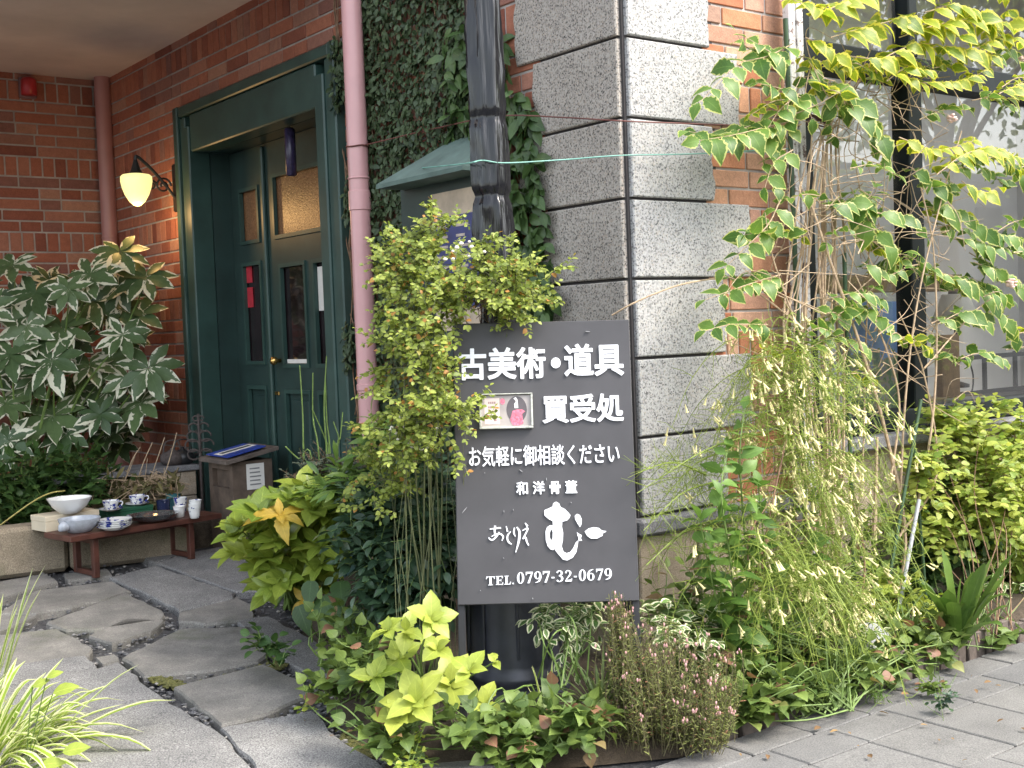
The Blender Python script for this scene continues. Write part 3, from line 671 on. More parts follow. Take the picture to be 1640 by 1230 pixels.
for i in range(rr):
    z = .86+(5.0-.86)*i/(rr-1); f = (z-pc[2])/(topx[2]-pc[2]); cx = pc*(1-f)+topx*f; cx[2] = z
    for k in range(nn):
        q = 2*pi*k/nn
        w1 = abs(sin(2*q+.8*sin(z*2.3+ph[0])+ph[1]))**16*.013+abs(sin(4*q+z*2.2+1.2*sin(z*4.3)+ph[2]))**18*.008+abs(sin(6*q-z*3.2+1.5*sin(z*2.9)+ph[5]))**20*.006+abs(sin(z*5-2*q+3*sin(2*q+ph[3]+z)))**24*.006+abs(sin(z*2.2+q+ph[4]))**40*.006
        pinch = -.012*math.exp(-((z-1.93)/.02)**2)-.01*math.exp(-((z-1.62)/.03)**2)-.008*math.exp(-((z-2.22)/.02)**2)
        R = .059+w1+pinch+.0012*sin(z*31+q*3); V.append(cx+np.array([R*cos(q), R*sin(q), 0]))
m.add(V, [(i*nn+k, i*nn+(k+1) % nn, (i+1)*nn+(k+1) % nn, (i+1)*nn+k) for i in range(rr-1) for k in range(nn)]); part(m, 'plastic_wrap', PLASTIC, lp, True)

# strings
rw = MB(); a = p0*0+np.array([p0[0], p0[1], onX(571, 236, 3.17)[2]])
rw.tube([a+np.array([.056*cos(t), .056*sin(t), .003*sin(3*t)]) for t in np.linspace(0, 6.3, 20)], .004, 5)
rw.tube(curve([a+np.array([0, -.056, 0]), onX(700, 205, 3.2), onX(800, 186, 3.14), onX(900, 188, 3.22), at(1000, 194, 4.66), at(1130, 199, 4.9), at(1255, 204, 5.16)], 40), .003, 5)
o = part(rw, 'wire', plain('rusty red wire', (.15, .05, .04), .6), None) if False else rw.build('wire', plain('rusty red wire', (.15, .05, .04), .6)); tag(o, 'rusty red wire strung from the pink drainpipe past the granite corner', 'wire')
rw = MB(); rw.tube(curve([onX(668, 270, 3.1), at(745, 262, 4.56), at(772, 257, 4.535), at(810, 261, 4.56), at(900, 256, 4.66), at(995, 249, 4.68), at(1120, 246, 4.9), at(1262, 238, 5.18)], 50), .0028, 5)
tag(rw.build('twine', plain('green twine', (.16, .36, .30), .6)), 'thin pale green twine tied round the black wrapped post', 'twine')

# ================================================================== SIGNBOARD
Tm, Bm = at(864, 515, 4.34), at(881, 966, 4.21)
r_ = at(1005, 512, 4.34)-at(722, 519, 4.34); r_ = unit(r_-0); u_ = unit(Tm-Bm); u_ = unit(u_-r_*(u_@r_)); n_ = np.cross(r_, u_)
if n_@FW > 0: n_ = -n_
SC = (Tm+Bm)/2; BH = np.linalg.norm(Tm-Bm)/2; BW = np.linalg.norm(at(1016, 740, 4.275)-at(729, 740, 4.275))/2
def sb(px, py, off=0.0):                                       # pixel on the board face -> board coordinates
    d = ray(px, py); O = SC+n_*off; t = ((O-CAM)@n_)/(d@n_); p = CAM+d*t-SC; return np.array([p@r_, p@u_])
BX = np.array([r_, u_, n_])
sign = empty('signboard', (SC[0], SC[1], .08), 'black standing signboard with raised white lettering in front of the lamp post', 'signboard')
SIGNP = plain('charcoal sign paint', (.062, .060, .064), .50, var=.12, scale=5, spec=.4)
m = MB(); m.hull_box(SC-n_*.013, BX, (BW, BH, .011), .003); board = part(m, 'board', SIGNP, sign)
SIGND = plain('black sign frame', (.02, .02, .023), .5)
for sx in (-1, 1):
    m = MB(); a = SC+r_*sx*(BW-.012)-n_*.028; bot = a-u_*((a[2]-.05)/u_[2]); m.hull_box((a+u_*BH+bot)/2, BX, (.013, np.linalg.norm(a+u_*BH-bot)/2, .014), .003); part(m, 'leg', SIGND, sign)
    m = MB(); top = a+u_*(BH-.02)-n_*.03; ft = SC+r_*sx*(BW-.012)-n_*.42; ft[2] = .06; d = unit(top-ft); s2 = unit(np.cross(r_, d)); m.hull_box((top+ft)/2, np.array([r_, d, s2]), (.013, np.linalg.norm(top-ft)/2, .014), .003); part(m, 'rear_leg', SIGND, sign)
LETTER = plain('white raised lettering', (.86, .87, .92), .45, var=.03)
def lay(mb, poly, px=True, d=.004, off=0):
    P_ = np.array([sb(*q) for q in poly]) if px else np.array(poly)
    mb.prism(P_, SC+n_*.0, r_, u_, n_, d+off)
def text_line(s, x0, y0, x1, y1, bold, sxy=1.0, gaps=None):
    cu = bpy.data.curves.new('lettering', 'FONT'); cu.body = s; cu.size = 1;  cu.resolution_u = 4; cu.extrude = .0
    if gaps: cu.space_character = gaps
    o = bpy.data.objects.new('lettering_curve', cu); C.objects.link(o); bpy.context.view_layer.update()
    me = bpy.data.meshes.new_from_object(o.evaluated_get(bpy.context.evaluated_depsgraph_get())); bpy.data.objects.remove(o)
    V = np.zeros(len(me.vertices)*3); me.vertices.foreach_get('co', V); V = V.reshape(-1, 3); F = [tuple(p.vertices) for p in me.polygons]
    mn, mx = V.min(0), V.max(0); a = sb(x0, y0); b = sb(x1, y1)
    X = a[0]+(V[:, 0]-mn[0])/(mx[0]-mn[0])*(b[0]-a[0]); Y = b[1]+(V[:, 1]-mn[1])/(mx[1]-mn[1])*(a[1]-b[1])
    # boundary edges give the raised sides
    W_ = SC+np.outer(X, r_)+np.outer(Y, u_); mb = MB(); n = len(W_)
    cnt = {}
    for f in F:
        for i in range(len(f)): e = (f[i], f[(i+1) % len(f)]); cnt[e] = 1
    edge = [e for e in cnt if (e[1], e[0]) not in cnt]
    mb.add(np.vstack([W_, W_+n_*.005]), [tuple(i+n for i in f) for f in F]+[(a_, b_, b_+n, a_+n) for (a_, b_) in edge]); bpy.data.meshes.remove(me)
    hw_ = bold*(a[1]-b[1])/(mx[1]-mn[1])                        # heavier strokes: a thin raised bar along every outline edge
    for q, (a_, b_) in enumerate(edge):
        d = W_[b_]-W_[a_]; l_ = np.linalg.norm(d)
        if l_ < 1e-7: continue
        d /= l_; mb.hull_box((W_[a_]+W_[b_])/2+n_*(.0022+.00003*(q % 29)), np.array([d, np.cross(n_, d), n_]), (l_/2+hw_*.6, hw_, .0022), .0004)
    o = part(mb, 'lettering', LETTER, board); return o
text_line('古美術', 735, 560, 873, 605, .026); text_line('・', 884, 575, 896, 588, .03); text_line('道具', 904, 553, 998, 600, .026)
text_line('買受処', 869, 634, 998, 674, .026)
text_line('お気軽に御相談ください', 751, 716, 992, 742, .011)
text_line('和洋骨董', 827, 772, 924, 790, .024, gaps=1.6)
Z2 = lambda L: [(720+x/5.125, 740+y/5.125) for x, y in L]
m = MB()
cu = bpy.data.curves.new('brush', 'CURVE'); cu.dimensions = '2D'; cu.fill_mode = 'BOTH'
def spl(L):
    s = cu.splines.new('POLY'); P_ = [sb(*q) for q in Z2(L)]; s.points.add(len(P_)-1); s.use_cyclic_u = True
    for q, p in zip(s.points, P_): q.co = (p[0], p[1], 0, 1)
spl([(845,365),(850,340),(875,325),(900,340),(912,370),(945,385),(975,415),(992,435),(985,458),(965,480),(925,490),(922,530),(932,580),(930,640),(920,690),(935,735),(960,748),(990,738),(1015,705),(1035,660),(1058,640),(1050,690),(1040,740),(1010,785),(965,808),(930,800),(905,770),(875,735),(862,712),(850,722),(830,718),(805,690),(790,640),(788,570),(800,535),(825,518),(848,520),(846,485),(815,470),(780,440),(778,395),(810,382)])
spl([(835,548),(822,580),(822,620),(835,645),(846,620),(847,575)])
spl([(1045,425),(1070,435),(1085,470),(1083,510),(1070,535),(1050,505),(1030,470),(1028,440)])
spl([(1045,575),(1065,590),(1085,600),(1078,625),(1088,645),(1065,648),(1057,636),(1058,620),(1048,600)])
spl([(1108,570),(1140,545),(1180,535),(1225,540),(1250,562),(1285,566),(1283,574),(1258,585),(1255,605),(1210,628),(1160,628),(1130,608)])
o = bpy.data.objects.new('brush', cu); C.objects.link(o); bpy.context.view_layer.update()
me = bpy.data.meshes.new_from_object(o.evaluated_get(bpy.context.evaluated_depsgraph_get())); bpy.data.objects.remove(o)
V = np.array([v.co[:] for v in me.vertices]); F = [tuple(p.vertices) for p in me.polygons]; W_ = SC+np.outer(V[:, 0], r_)+np.outer(V[:, 1], u_); n = len(W_)
m.add(W_+n_*.004, F); part(m, 'lettering', LETTER, board)
def ribbon(pts, w):
    p = np.array(pts, float); w = np.broadcast_to(np.array(w, float), (len(p),)); c = curve(np.c_[p, w], 14 if len(p) > 2 else 4); p = c[:, :2]; w = c[:, 2]
    t = np.gradient(p, axis=0); t /= np.linalg.norm(t, axis=1)[:, None]+1e-9; nn_ = np.c_[-t[:, 1], t[:, 0]]
    return p+nn_*w[:, None]/2, p-nn_*w[:, None]/2
lay_k = [0]
def lay_ribbon(mb, pts, w, conv):
    a, b = ribbon(pts, w); A = np.array([conv(q) for q in a]); B = np.array([conv(q) for q in b]); k = len(A); lay_k[0] += 1; h = .003+.00012*(lay_k[0] % 17)
    f3 = lambda Q, z: SC+np.outer(Q[:, 0], r_)+np.outer(Q[:, 1], u_)+n_*z
    mb.add(np.vstack([f3(A, h), f3(B, h), f3(A, 0), f3(B, 0)]), [(i, i+1, k+i+1, k+i) for i in range(k-1)]+[(2*k+i, 2*k+i+1, i+1, i) for i in range(k-1)]+[(k+i, k+i+1, 3*k+i+1, 3*k+i) for i in range(k-1)])
m = MB(); zc = lambda q: sb(720+q[0]/5.125, 740+q[1]/5.125)
for pts, w_ in (([(330,550),(375,545),(422,540)],[9,12,14]), ([(374,523),(370,570),(378,618)],[16,14,8]), ([(408,575),(390,605),(355,638),(330,632),(322,618)],[10,12,14,12,6]), ([(345,612),(380,592),(422,592),(440,615),(430,646)],[7,9,13,13,7]),
                ([(465,526),(476,572)],[8,14]), ([(502,570),(478,600),(475,635),(490,662),(510,674)],[7,13,14,14,8]), ([(533,538),(528,580),(540,612)],[10,14,6]), ([(552,533),(574,575),(568,650),(543,742)],[10,20,18,6]),
                ([(620,500),(640,528)],[8,18]), ([(598,562),(642,546),(602,632)],[8,13,12]), ([(602,630),(624,618),(634,655),(650,684)],[10,12,13,9])): lay_ribbon(m, pts, w_, zc)
part(m, 'lettering', LETTER, board)
# telephone line in bold serif figures
GL = {
 '7': [('p', [(0.02,1),(.6,1),(.6,.92),(.33,0),(.15,0),(.46,.84),(.14,.84),(.08,.70),(.02,.70)])],
 '3': [('r', [(.05,.80),(.15,.95),(.32,.96),(.43,.82),(.40,.64),(.2,.54)], [.16,.09,.09,.17,.13,.05]), ('r', [(.2,.54),(.42,.44),(.48,.26),(.38,.08),(.2,.03),(.05,.16)], [.05,.14,.19,.1,.08,.16])],
 '2': [('r', [(.07,.74),(.13,.92),(.3,.96),(.44,.80),(.40,.58),(.2,.3),(.08,.10)], [.16,.09,.08,.17,.13,.08,.07]), ('p', [(.03,0),(.55,0),(.6,.26),(.55,.26),(.48,.16),(.05,.14)])],
 '-': [('p', [(.05,.34),(.40,.34),(.40,.46),(.05,.46)])],
 'T': [('p', [(.24,0),(.42,0),(.42,1),(.24,1)]), ('p', [(.0,1),(.66,1),(.68,.70),(.63,.70),(.58,.92),(.08,.92),(.03,.70),(-.02,.70)]), ('p', [(.14,0),(.52,0),(.52,.06),(.14,.06)])],
 'E': [('p', [(.08,0),(.26,0),(.26,1),(.08,1)]), ('p', [(0,1),(.58,1),(.6,.74),(.55,.74),(.48,.93),(0,.93)]), ('p', [(0,0),(.6,0),(.63,.28),(.58,.28),(.5,.08),(0,.08)]), ('p', [(.26,.47),(.42,.47),(.42,.36),(.46,.36),(.46,.68),(.42,.68),(.42,.55),(.26,.55)])],
 'L': [('p', [(.1,0),(.28,0),(.28,1),(.1,1)]), ('p', [(0,1),(.4,1),(.4,.94),(0,.94)]), ('p', [(0,0),(.56,0),(.6,.32),(.55,.32),(.46,.08),(0,.08)])],
 '.': [('p', [(.06,0),(.22,0),(.22,.15),(.06,.15)])],
}
el = lambda cx, cy, rx, ry, n=26: [(cx+rx*cos(t), cy+ry*sin(t)) for t in np.linspace(0, 2*pi, n, endpoint=False)]
m = MB()
def ring_glyph(cx, cy, rx, ry, ix, iy, conv):
    a = np.array([conv(q) for q in el(cx, cy, rx, ry)]); b = np.array([conv(q) for q in el(cx, cy, ix, iy)]); n = len(a); lay_k[0] += 1; h = .003+.00012*(lay_k[0] % 17)
    f3 = lambda Q, z: SC+np.outer(Q[:, 0], r_)+np.outer(Q[:, 1], u_)+n_*z
    m.add(np.vstack([f3(a, h), f3(b, h), f3(a, 0)]), [(i, (i+1) % n, n+(i+1) % n, n+i) for i in range(n)]+[(2*n+i, 2*n+(i+1) % n, (i+1) % n, i) for i in range(n)])
def glyph(ch, x, yb, w, h, rot=0):
    base = sb(x, yb); top = sb(x, yb-h); rgt = sb(x+w, yb-w*.03); ex, ey = (rgt-base)/.6, top-base
    conv = lambda q: base+ex*q[0]+ey*q[1]
    conv9 = (lambda q: base+ex*(.6-q[0])+ey*(1-q[1])) if rot else conv
    if ch == '0': ring_glyph(.3, .5, .3, .51, .115, .45, conv); return
    if ch in '96':
        ring_glyph(.3, .67, .29, .34, .12, .28, conv9)
        lay_ribbon(m, [(.52,.74),(.53,.45),(.40,.15),(.10,.02)], [.12,.16,.12,.04], conv9); return
    for it in GL[ch]:
        if it[0] == 'p':
            lay_k[0] += 1; m.prism([conv(q) for q in it[1]], SC, r_, u_, n_, .003+.00012*(lay_k[0] % 17))
        else:
            lay_ribbon(m, it[1], it[2], conv)
TX = [('T',779,937.5,12,14),('E',794,936.8,11.5,14),('L',807.5,936.3,11,14),('.',820,935.6,8,15)]
for ch, x, y, w_, h_ in TX: glyph(ch, x, y, w_, h_)
x0, x1, y0, y1 = 828, 979.5, 934.8, 928.2; s_ = '0797-32-0679'; wid = [1 if c != '-' else .62 for c in s_]; tot = sum(wid); x = x0
for c, wd in zip(s_, wid):
    st_ = (x1-x0+2)/tot*wd; f = (x-x0)/(x1-x0); glyph(c, x, y0+(y1-y0)*f, (st_-2.0) if c != '-' else st_*.95, 18.2, c == '6'); x += st_
part(m, 'lettering', LETTER, board)
# small scuffs on the board
SCUFF = plain('scuff', (.35, .35, .36), .7)
for (px, py, dx, dy) in ((740,822,8,-10),(832,752,5,4),(875,765,.4,5),(807,817,.4,4),(822,815,.4,3),(806,893,1.4,1.4),(853,957,.6,3),(769,945,1.3,1.3),(914,804,1.4,1.4),(937,531,8,.5),(776,757,1,1)):
    m = MB(); lay_ribbon(m, [(px, py), (px+dx/2, py+dy/2), (px+dx, py+dy)], [.3, 1.0, .3], lambda q: sb(*q)); part(m, 'scuff', SCUFF, board)
# clear card case fixed to the board
a, b = sb(767, 632), sb(854, 686); cc2 = (a+b)/2; P3 = lambda x, y, z: SC+r_*x+u_*y+n_*z
hw, hh = abs(b-a)/2
cs = empty('card_case', P3(*cc2, .004), 'clear plastic case with a small pink printed card fixed to the signboard', 'card case')
CASE = plain('clear case plastic', (.46, .47, .42), .15, var=.3, scale=60)
for (x0, x1, y0, y1) in ((-hw, hw, hh-.004, hh), (-hw, hw, -hh, -hh+.008), (-hw, -hw+.007, -hh+.008, hh-.004), (hw-.007, hw, -hh+.008, hh-.004)):
    m = MB(); m.hull_box(P3(cc2[0]+(x0+x1)/2, cc2[1]+(y0+y1)/2, .009), BX, ((x1-x0)/2, (y1-y0)/2, .009), .0015); part(m, 'rim', CASE, cs)
m = MB(); m.hull_box(P3(*cc2, .004), BX, (hw-.006, hh-.006, .004), .001); part(m, 'card', plain('grey beige card', (.36, .32, .30), .3), cs)
f2 = lambda fx, fy: (cc2[0]-hw+2*hw*fx, cc2[1]+hh-2*hh*fy)
m = MB(); m.prism([f2(*q) for q in ((.1,.12),(.38,.12),(.38,.86),(.1,.86))], P3(0,0,.008), r_, u_, n_, .0006); part(m, 'pale_panel', plain('pale pink panel', (.68, .56, .52), .4), cs)
m = MB()
for k in range(3):
    for j in range(4): x_, y_ = .17+j*.037, .22+k*.13; m.prism([f2(*q) for q in ((x_,y_),(x_+.026,y_),(x_+.026,y_+.06),(x_,y_+.06))], P3(0,0,.0087), r_, u_, n_, .0004)
m.prism([f2(*q) for q in ((.27,.66),(.285,.66),(.285,.72),(.33,.73),(.32,.78),(.27,.78))], P3(0,0,.0087), r_, u_, n_, .0004)
part(m, 'printed_marks', plain('grey pink print', (.33, .22, .22), .5), cs)
m = MB(); m.prism([f2(.70+.19*cos(t), .46+.38*sin(t)) for t in np.linspace(0, 6.28, 30, endpoint=False)], P3(0,0,.008), r_, u_, n_, .0006); part(m, 'dark_oval', plain('dark oval', (.09, .075, .08), .3), cs)
m = MB()
m.prism([f2(*q) for q in ((.62,.50),(.70,.46),(.80,.46),(.86,.52),(.80,.58),(.82,.86),(.74,.92),(.62,.9),(.57,.75),(.60,.62))], P3(0,0,.0088), r_, u_, n_, .0005)
m.prism([f2(.44+.045*cos(t), .22+.09*sin(t)) for t in np.linspace(0, 6.28, 12, endpoint=False)], P3(0,0,.0088), r_, u_, n_, .0005)
part(m, 'pink_print', plain('pink print', (.62, .16, .23), .4, var=.5, scale=120), cs)
m = MB(); m.prism([f2(*q) for q in ((.64,.14),(.69,.10),(.72,.18),(.73,.42),(.66,.42),(.655,.30),(.69,.22))], P3(0,0,.0088), r_, u_, n_, .0005); part(m, 'white_print', plain('white print', (.72, .68, .68), .4), cs)

# ================================================================== BENCH AND CROCKERY
f1, f2_ = onG(152, 927), onG(302, 900); ub = unit((f2_-f1)*np.array([1, 1, 0])); vb = np.array([-ub[1], ub[0], 0.])
zb0 = (f1[2]+f2_[2])/2; zt = zb0+.262
A = onZ(113, 866, zt-.02); B_ = onZ(356, 827, zt-.02); A[2] = B_[2] = 0
ubt = unit(B_-A); vbt = np.array([-ubt[1], ubt[0], 0.]); ln = np.linalg.norm(B_-A); dpt = .30
bench = empty('bench', (A+B_)/2*np.array([1, 1, 0])+np.array([0, 0, zb0]), 'low red brown wooden bench carrying old crockery', 'bench')
AX = np.array([ubt, vbt, (0, 0, 1.)])
m = MB(); m.hull_box((A+B_)/2+vbt*dpt/2+np.array([0, 0, zt-.016]), AX, (ln/2, dpt/2, .016), .004); part(m, 'seat', WOOD, bench)
for s_ in (.17, .80):
    for d_ in (.05, .25):
        c = A+ubt*ln*s_+vbt*d_; m = MB(); zl = gz(c[1])+.012; m.hull_box(c+np.array([0, 0, (zl+zt-.033)/2]), AX, (.017, .017, (zt-.033-zl)/2), .003); part(m, 'leg', WOOD, bench)
    c = A+ubt*ln*s_+vbt*dpt/2; m = MB(); m.hull_box(c+np.array([0, 0, gz(c[1])+.03]), AX, (.014, .085, .014), .003); part(m, 'cross_rail', WOOD, bench); m = MB(); m.hull_box(c+np.array([0, 0, zt-.05]), AX, (.014, .085, .015), .003); part(m, 'cross_rail', WOOD, bench)
m = MB(); c = A+ubt*ln*.485+vbt*dpt/2; m.hull_box(c+np.array([0, 0, zt-.05]), AX, (ln*.315-.016, .012, .012), .003); part(m, 'stretcher', WOOD, bench)
def on_bench(px, py, z=None): return onZ(px, py, zt if z is None else z)
def crock(name, c, prof, label, cat, mat, group=None, n=36, handle=None, wob=None, extra=None):
    root = empty(name, c, label, cat, group); m = MB(); m.lathe(prof, c, n, wob=wob); o = part(m, 'body', mat, root, True); smooth_by(o, 45)
    if handle:
        m = MB(); hd, r0, z0, z1 = handle; h = np.array(hd)
        m.tube(curve([c+h*r0*.96+np.array([0, 0, z1]), c+h*(r0+.022)+np.array([0, 0, z1]), c+h*(r0+.024)+np.array([0, 0, (z0+z1)/2]), c+h*(r0+.004)+np.array([0, 0, z0])], 14), .0045, 7); part(m, 'handle', mat, root, True)
    if extra: extra(root, c)
    return root
def pattern_mat(name, scale, ink=(.03, .05, .28), th=.55, basec=(.78, .78, .76)):
    m, nt, b = new_mat(name); n = obj_noise(nt, scale, 3, .6)
    nt.links.new(ramp(nt, n, [(th-.02, basec), (th+.02, ink)]), b.inputs['Base Color']); b.inputs['Roughness'].default_value = .15; return m
BLUEW = pattern_mat('blue and white glaze', 42); BLUEW2 = pattern_mat('blue and white plate glaze', 26, th=.58)
NAVY = pattern_mat('navy glaze', 60, (.4, .42, .5), .68, (.022, .03, .075)); TEAL = plain('teal glaze', (.07, .22, .24), .2)
SHELL = plain('grey shell glaze', (.42, .45, .50), .18, var=.18, scale=25); CREAM = plain('cream card box', (.62, .54, .40), .8, var=.08); GBOX = plain('green cloth box', (.015, .09, .045), .6)
def crate(name, c0, w_, d_, h_, label, mat, lidded=True, rot=0):
    root = empty(name, c0, label, 'box'); ca, sa = cos(rot), sin(rot); ax = np.array([ubt*ca+vbt*sa, vbt*ca-ubt*sa, (0, 0, 1.)])
    m = MB(); m.hull_box(c0+np.array([0, 0, h_*.32]), ax, (w_/2, d_/2, h_*.32), .002); part(m, 'body', mat, root)
    m = MB(); m.hull_box(c0+np.array([0, 0, h_*.82]), ax, (w_/2+.002, d_/2+.002, h_*.18), .003); part(m, 'lid', mat, root); return root
c = on_bench(118, 846); c = c+vbt*.09; cb = crate('gift_box', c, .32, .17, .085, 'flat cream cardboard box at the left end of the bench', CREAM); zc_ = zt+.085
c2 = on_bench(206, 829)+vbt*.05; c2[2] = zt; crate('gift_box', c2, .30, .15, .062, 'flat dark green box under the two blue cups', GBOX)
c3 = on_bench(150, 822)+vbt*.12; c3[2] = zt; crate('gift_box', c3, .2, .1, .10, 'pinkish beige box behind the white bowl', plain('pink beige card', (.5, .33, .22), .8))
c = on_bench(112, 822, zc_); bowl = [(.045, 0), (.05, .004), (.062, .012), (.095, .042), (.116, .078), (.122, .088), (.117, .087), (.09, .044), (.05, .018), (0, .014)]
crock('bowl', c, bowl, 'large plain white bowl on top of the cream box', 'bowl', WHITE, wob=lambda q, z: 1+.018*sin(8*q)*(z > .03))
c = on_bench(128, 852); c[2] = zt
def snail(root, c):
    m = MB(); e = c-ubt*.11-vbt*.02+np.array([0, 0, .05])
    m.tube([e+ubt*.02-np.array([0, 0, 0]), e-ubt*.005-np.array([0, 0, .012]), e-ubt*.02-np.array([0, 0, .025])], [.034, .024, .006], 14); part(m, 'spout', SHELL, root, True)
crock('bowl', c, [(.05, 0), (.06, .004), (.09, .03), (.108, .062), (.112, .078), (.106, .077), (.08, .035), (.045, .014), (0, .012)], 'grey shell shaped bowl at the front left of the bench', 'bowl', SHELL, wob=lambda q, z: 1+.02*sin(12*q)*(z > .01), extra=snail)
c = on_bench(184, 848); c[2] = zt
root = empty('plate_stack', c, 'stack of blue and white plates at the front of the bench', 'plates')
for k in range(4):
    m = MB(); m.lathe([(.045, 0), (.055, .003), (.088, .02), (.094, .026), (.088, .025), (.05, .009), (0, .007)], c+np.array([0, 0, .011*k])+ubt*rng.randn()*.003, 36); part(m, 'plate', BLUEW2, root, True)
hd = unit(RT*np.array([1, 1, 0])); zg_ = zt+.062
for (px, py, lab) in ((178, 818, 'blue patterned cup and saucer nearer the white bowl'), (220, 809, 'blue patterned cup and saucer nearer the navy mug')):
    c = on_bench(px, py, zg_)
    def saucer(root, c):
        m = MB(); m.lathe([(.03, 0), (.04, .002), (.066, .012), (.07, .016), (.064, .014), (.03, .005), (0, .004)], c, 32); part(m, 'saucer', BLUEW2, root, True)
    crock('teacup', c, [(.02, .006), (.024, .008), (.036, .022), (.044, .045), (.047, .06), (.0445, .06), (.04, .04), (.02, .013), (0, .011)], lab, 'cup', BLUEW, 'blue and white teacups', handle=(hd, .042, .022, .052), extra=saucer)
GLD = glass_mat('smoky glass', (.55, .57, .6), 1.2, .25, (.25, .26, .28))
c = on_bench(246, 835); c[2] = zt
crock('glass_dish', c, [(.06, 0), (.08, .004), (.12, .022), (.142, .045), (.139, .045), (.11, .022), (.06, .008), (0, .007)], 'wide shallow smoky glass dish on the bench front', 'dish', GLD, wob=lambda q, z: 1+.06*cos(2*q)*(z > .01))
c = on_bench(265, 822)+vbt*.02; c[2] = zt; crock('mug', c, [(.034, 0), (.038, .004), (.039, .05), (.041, .075), (.042, .078), (.039, .078), (.036, .06), (.034, .01), (0, .008)], 'dark navy blue mug between the cups and the teal jar', 'mug', NAVY)
c = on_bench(290, 818)+vbt*.08; c[2] = zt
def stick(root, c): m = MB(); m.tube([c+np.array([0, 0, .05]), c+np.array([0, 0, .155])-ubt*.014], .006, 7); part(m, 'stick', plain('stick wood', (.4, .25, .12), .7), root)
crock('jar', c, [(.04, 0), (.043, .005), (.043, .07), (.045, .074), (.045, .098), (.046, .1), (.042, .1), (.04, .08), (.036, .02), (0, .018)], 'teal and white jar holding a wooden stick', 'jar', TEAL, extra=stick)
c = on_bench(292, 820)+vbt*.015; c[2] = zt; crock('cup', c, [(.026, 0), (.03, .004), (.036, .05), (.04, .088), (.037, .088), (.032, .05), (.025, .01), (0, .008)], 'tall blue and white handleless cup below the teal jar', 'cup', BLUEW, 'handleless cups')
for (px, py, k, lab) in ((288, 828, 1, 'single small white handleless cup'), (312, 830, 2, 'small white cups with blue sprigs stacked at the bench end')):
    c = on_bench(px, py); c[2] = zt; pr = [(.022, 0), (.026, .004), (.031, .03), (.036, .062), (.037, .064), (.034, .064), (.028, .03), (.022, .01), (0, .008)]
    if k == 1: crock('cup', c, pr, lab, 'cup', WHITE, 'handleless cups')
    else:
        root = empty('cup_stack', c, lab, 'cups', 'handleless cups')
        for j in range(3): m = MB(); m.lathe(pr, c+np.array([.004*j, 0, .021*j]), 30); part(m, 'cup', pattern_mat('sprig glaze', 30, (.03, .06, .2), .63), root, True)

# ---- leaflet box by the door
bp = onX(378, 882, 3.06); bz = gz(bp[1]); bw_, bd, bh = .26, .34, onX(378, 742, 3.06)[2]-bz
bx = empty('leaflet_box', (bp[0]+bw_/2, bp[1]+bd/2, bz), 'weathered wooden leaflet box with a sloping lid beside the door', 'leaflet box')
m = MB(); X0, Y0_ = bp[0], bp[1]
# open slot near the top of the left face
m.box((X0, Y0_, bz+.01), (X0+bw_, Y0_+bd, bz+bh-.16)); m.box((X0+.03, Y0_, bz+bh-.16), (X0+bw_, Y0_+bd, bz+bh)); m.box((X0, Y0_, bz+bh-.16), (X0+.03, Y0_+.05, bz+bh)); m.box((X0, Y0_+bd-.05, bz+bh-.16), (X0+.03, Y0_+bd, bz+bh)); m.box((X0, Y0_+.05, bz+bh-.05), (X0+.03, Y0_+bd-.05, bz+bh))
BOXW = plain('brown grey box wood', (.105, .075, .055), .8, var=.35, scale=12, bumps=.4)
part(m, 'body', BOXW, bx)
m = MB(); m.box((X0+.0302, Y0_+.05, bz+bh-.16), (X0+.032, Y0_+bd-.05, bz+bh-.05)); part(m, 'slot', JOINT, bx)  # dark sheet standing in for the shade inside the opening
sl_ = lambda x, y, z: np.array([x, y, z])
def lidv(z): return [(X0-.05, Y0_-.04, z-.012), (X0+bw_+.03, Y0_-.04, z+.05), (X0+bw_+.03, Y0_+bd+.03, z+.05), (X0-.05, Y0_+bd+.03, z-.012)]
m = MB(); zl = bz+bh+.004; m.add(lidv(zl)+lidv(zl+.022), [(3, 2, 1, 0), (4, 5, 6, 7), (0, 1, 5, 4), (1, 2, 6, 5), (2, 3, 7, 6), (3, 0, 4, 7)]); part(m, 'lid', WOODG, bx)
m = MB(); a = onY(403, 752, Y0_); 
m.box((X0+.09, Y0_-.003, a[2]-.12), (X0+.205, Y0_-.0005, a[2]+.035)); nt_ = part(m, 'paper_notice', PAPER, bx)
m = MB()
for k in range(5): m.box((X0+.11, Y0_-.0045, a[2]+.01-k*.024), (X0+.185-rng.rand()*.02, Y0_-.0035, a[2]+.002-k*.024))
part(m, 'printed_lines', plain('grey print', (.2, .2, .2), .7), nt_)
lf = MB(); zz = lambda x: zl+.0235+(x-(X0-.05))/(bw_+.08)*.062
BLUEL = plain('blue leaflet', (.03, .06, .32), .35, var=.3)
V = lambda x0, x1, y0, y1, h: [(x0, y0, zz(x0)+h), (x1, y0, zz(x1)+h), (x1, y1, zz(x1)+h), (x0, y1, zz(x0)+h)]
bxf = [(0, 3, 2, 1), (4, 5, 6, 7), (0, 1, 5, 4), (1, 2, 6, 5), (2, 3, 7, 6), (3, 0, 4, 7)]
lroot = empty('leaflets', (X0+bw_/2, Y0_+bd/2, zl+.03), 'blue and white leaflets lying on the leaflet box lid', 'leaflets')
m = MB(); m.add(V(X0-.03, X0+.22, Y0_-.01, Y0_+.30, 0)+V(X0-.03, X0+.22, Y0_-.01, Y0_+.30, .006), bxf); part(m, 'blue_sheet', BLUEL, lroot)
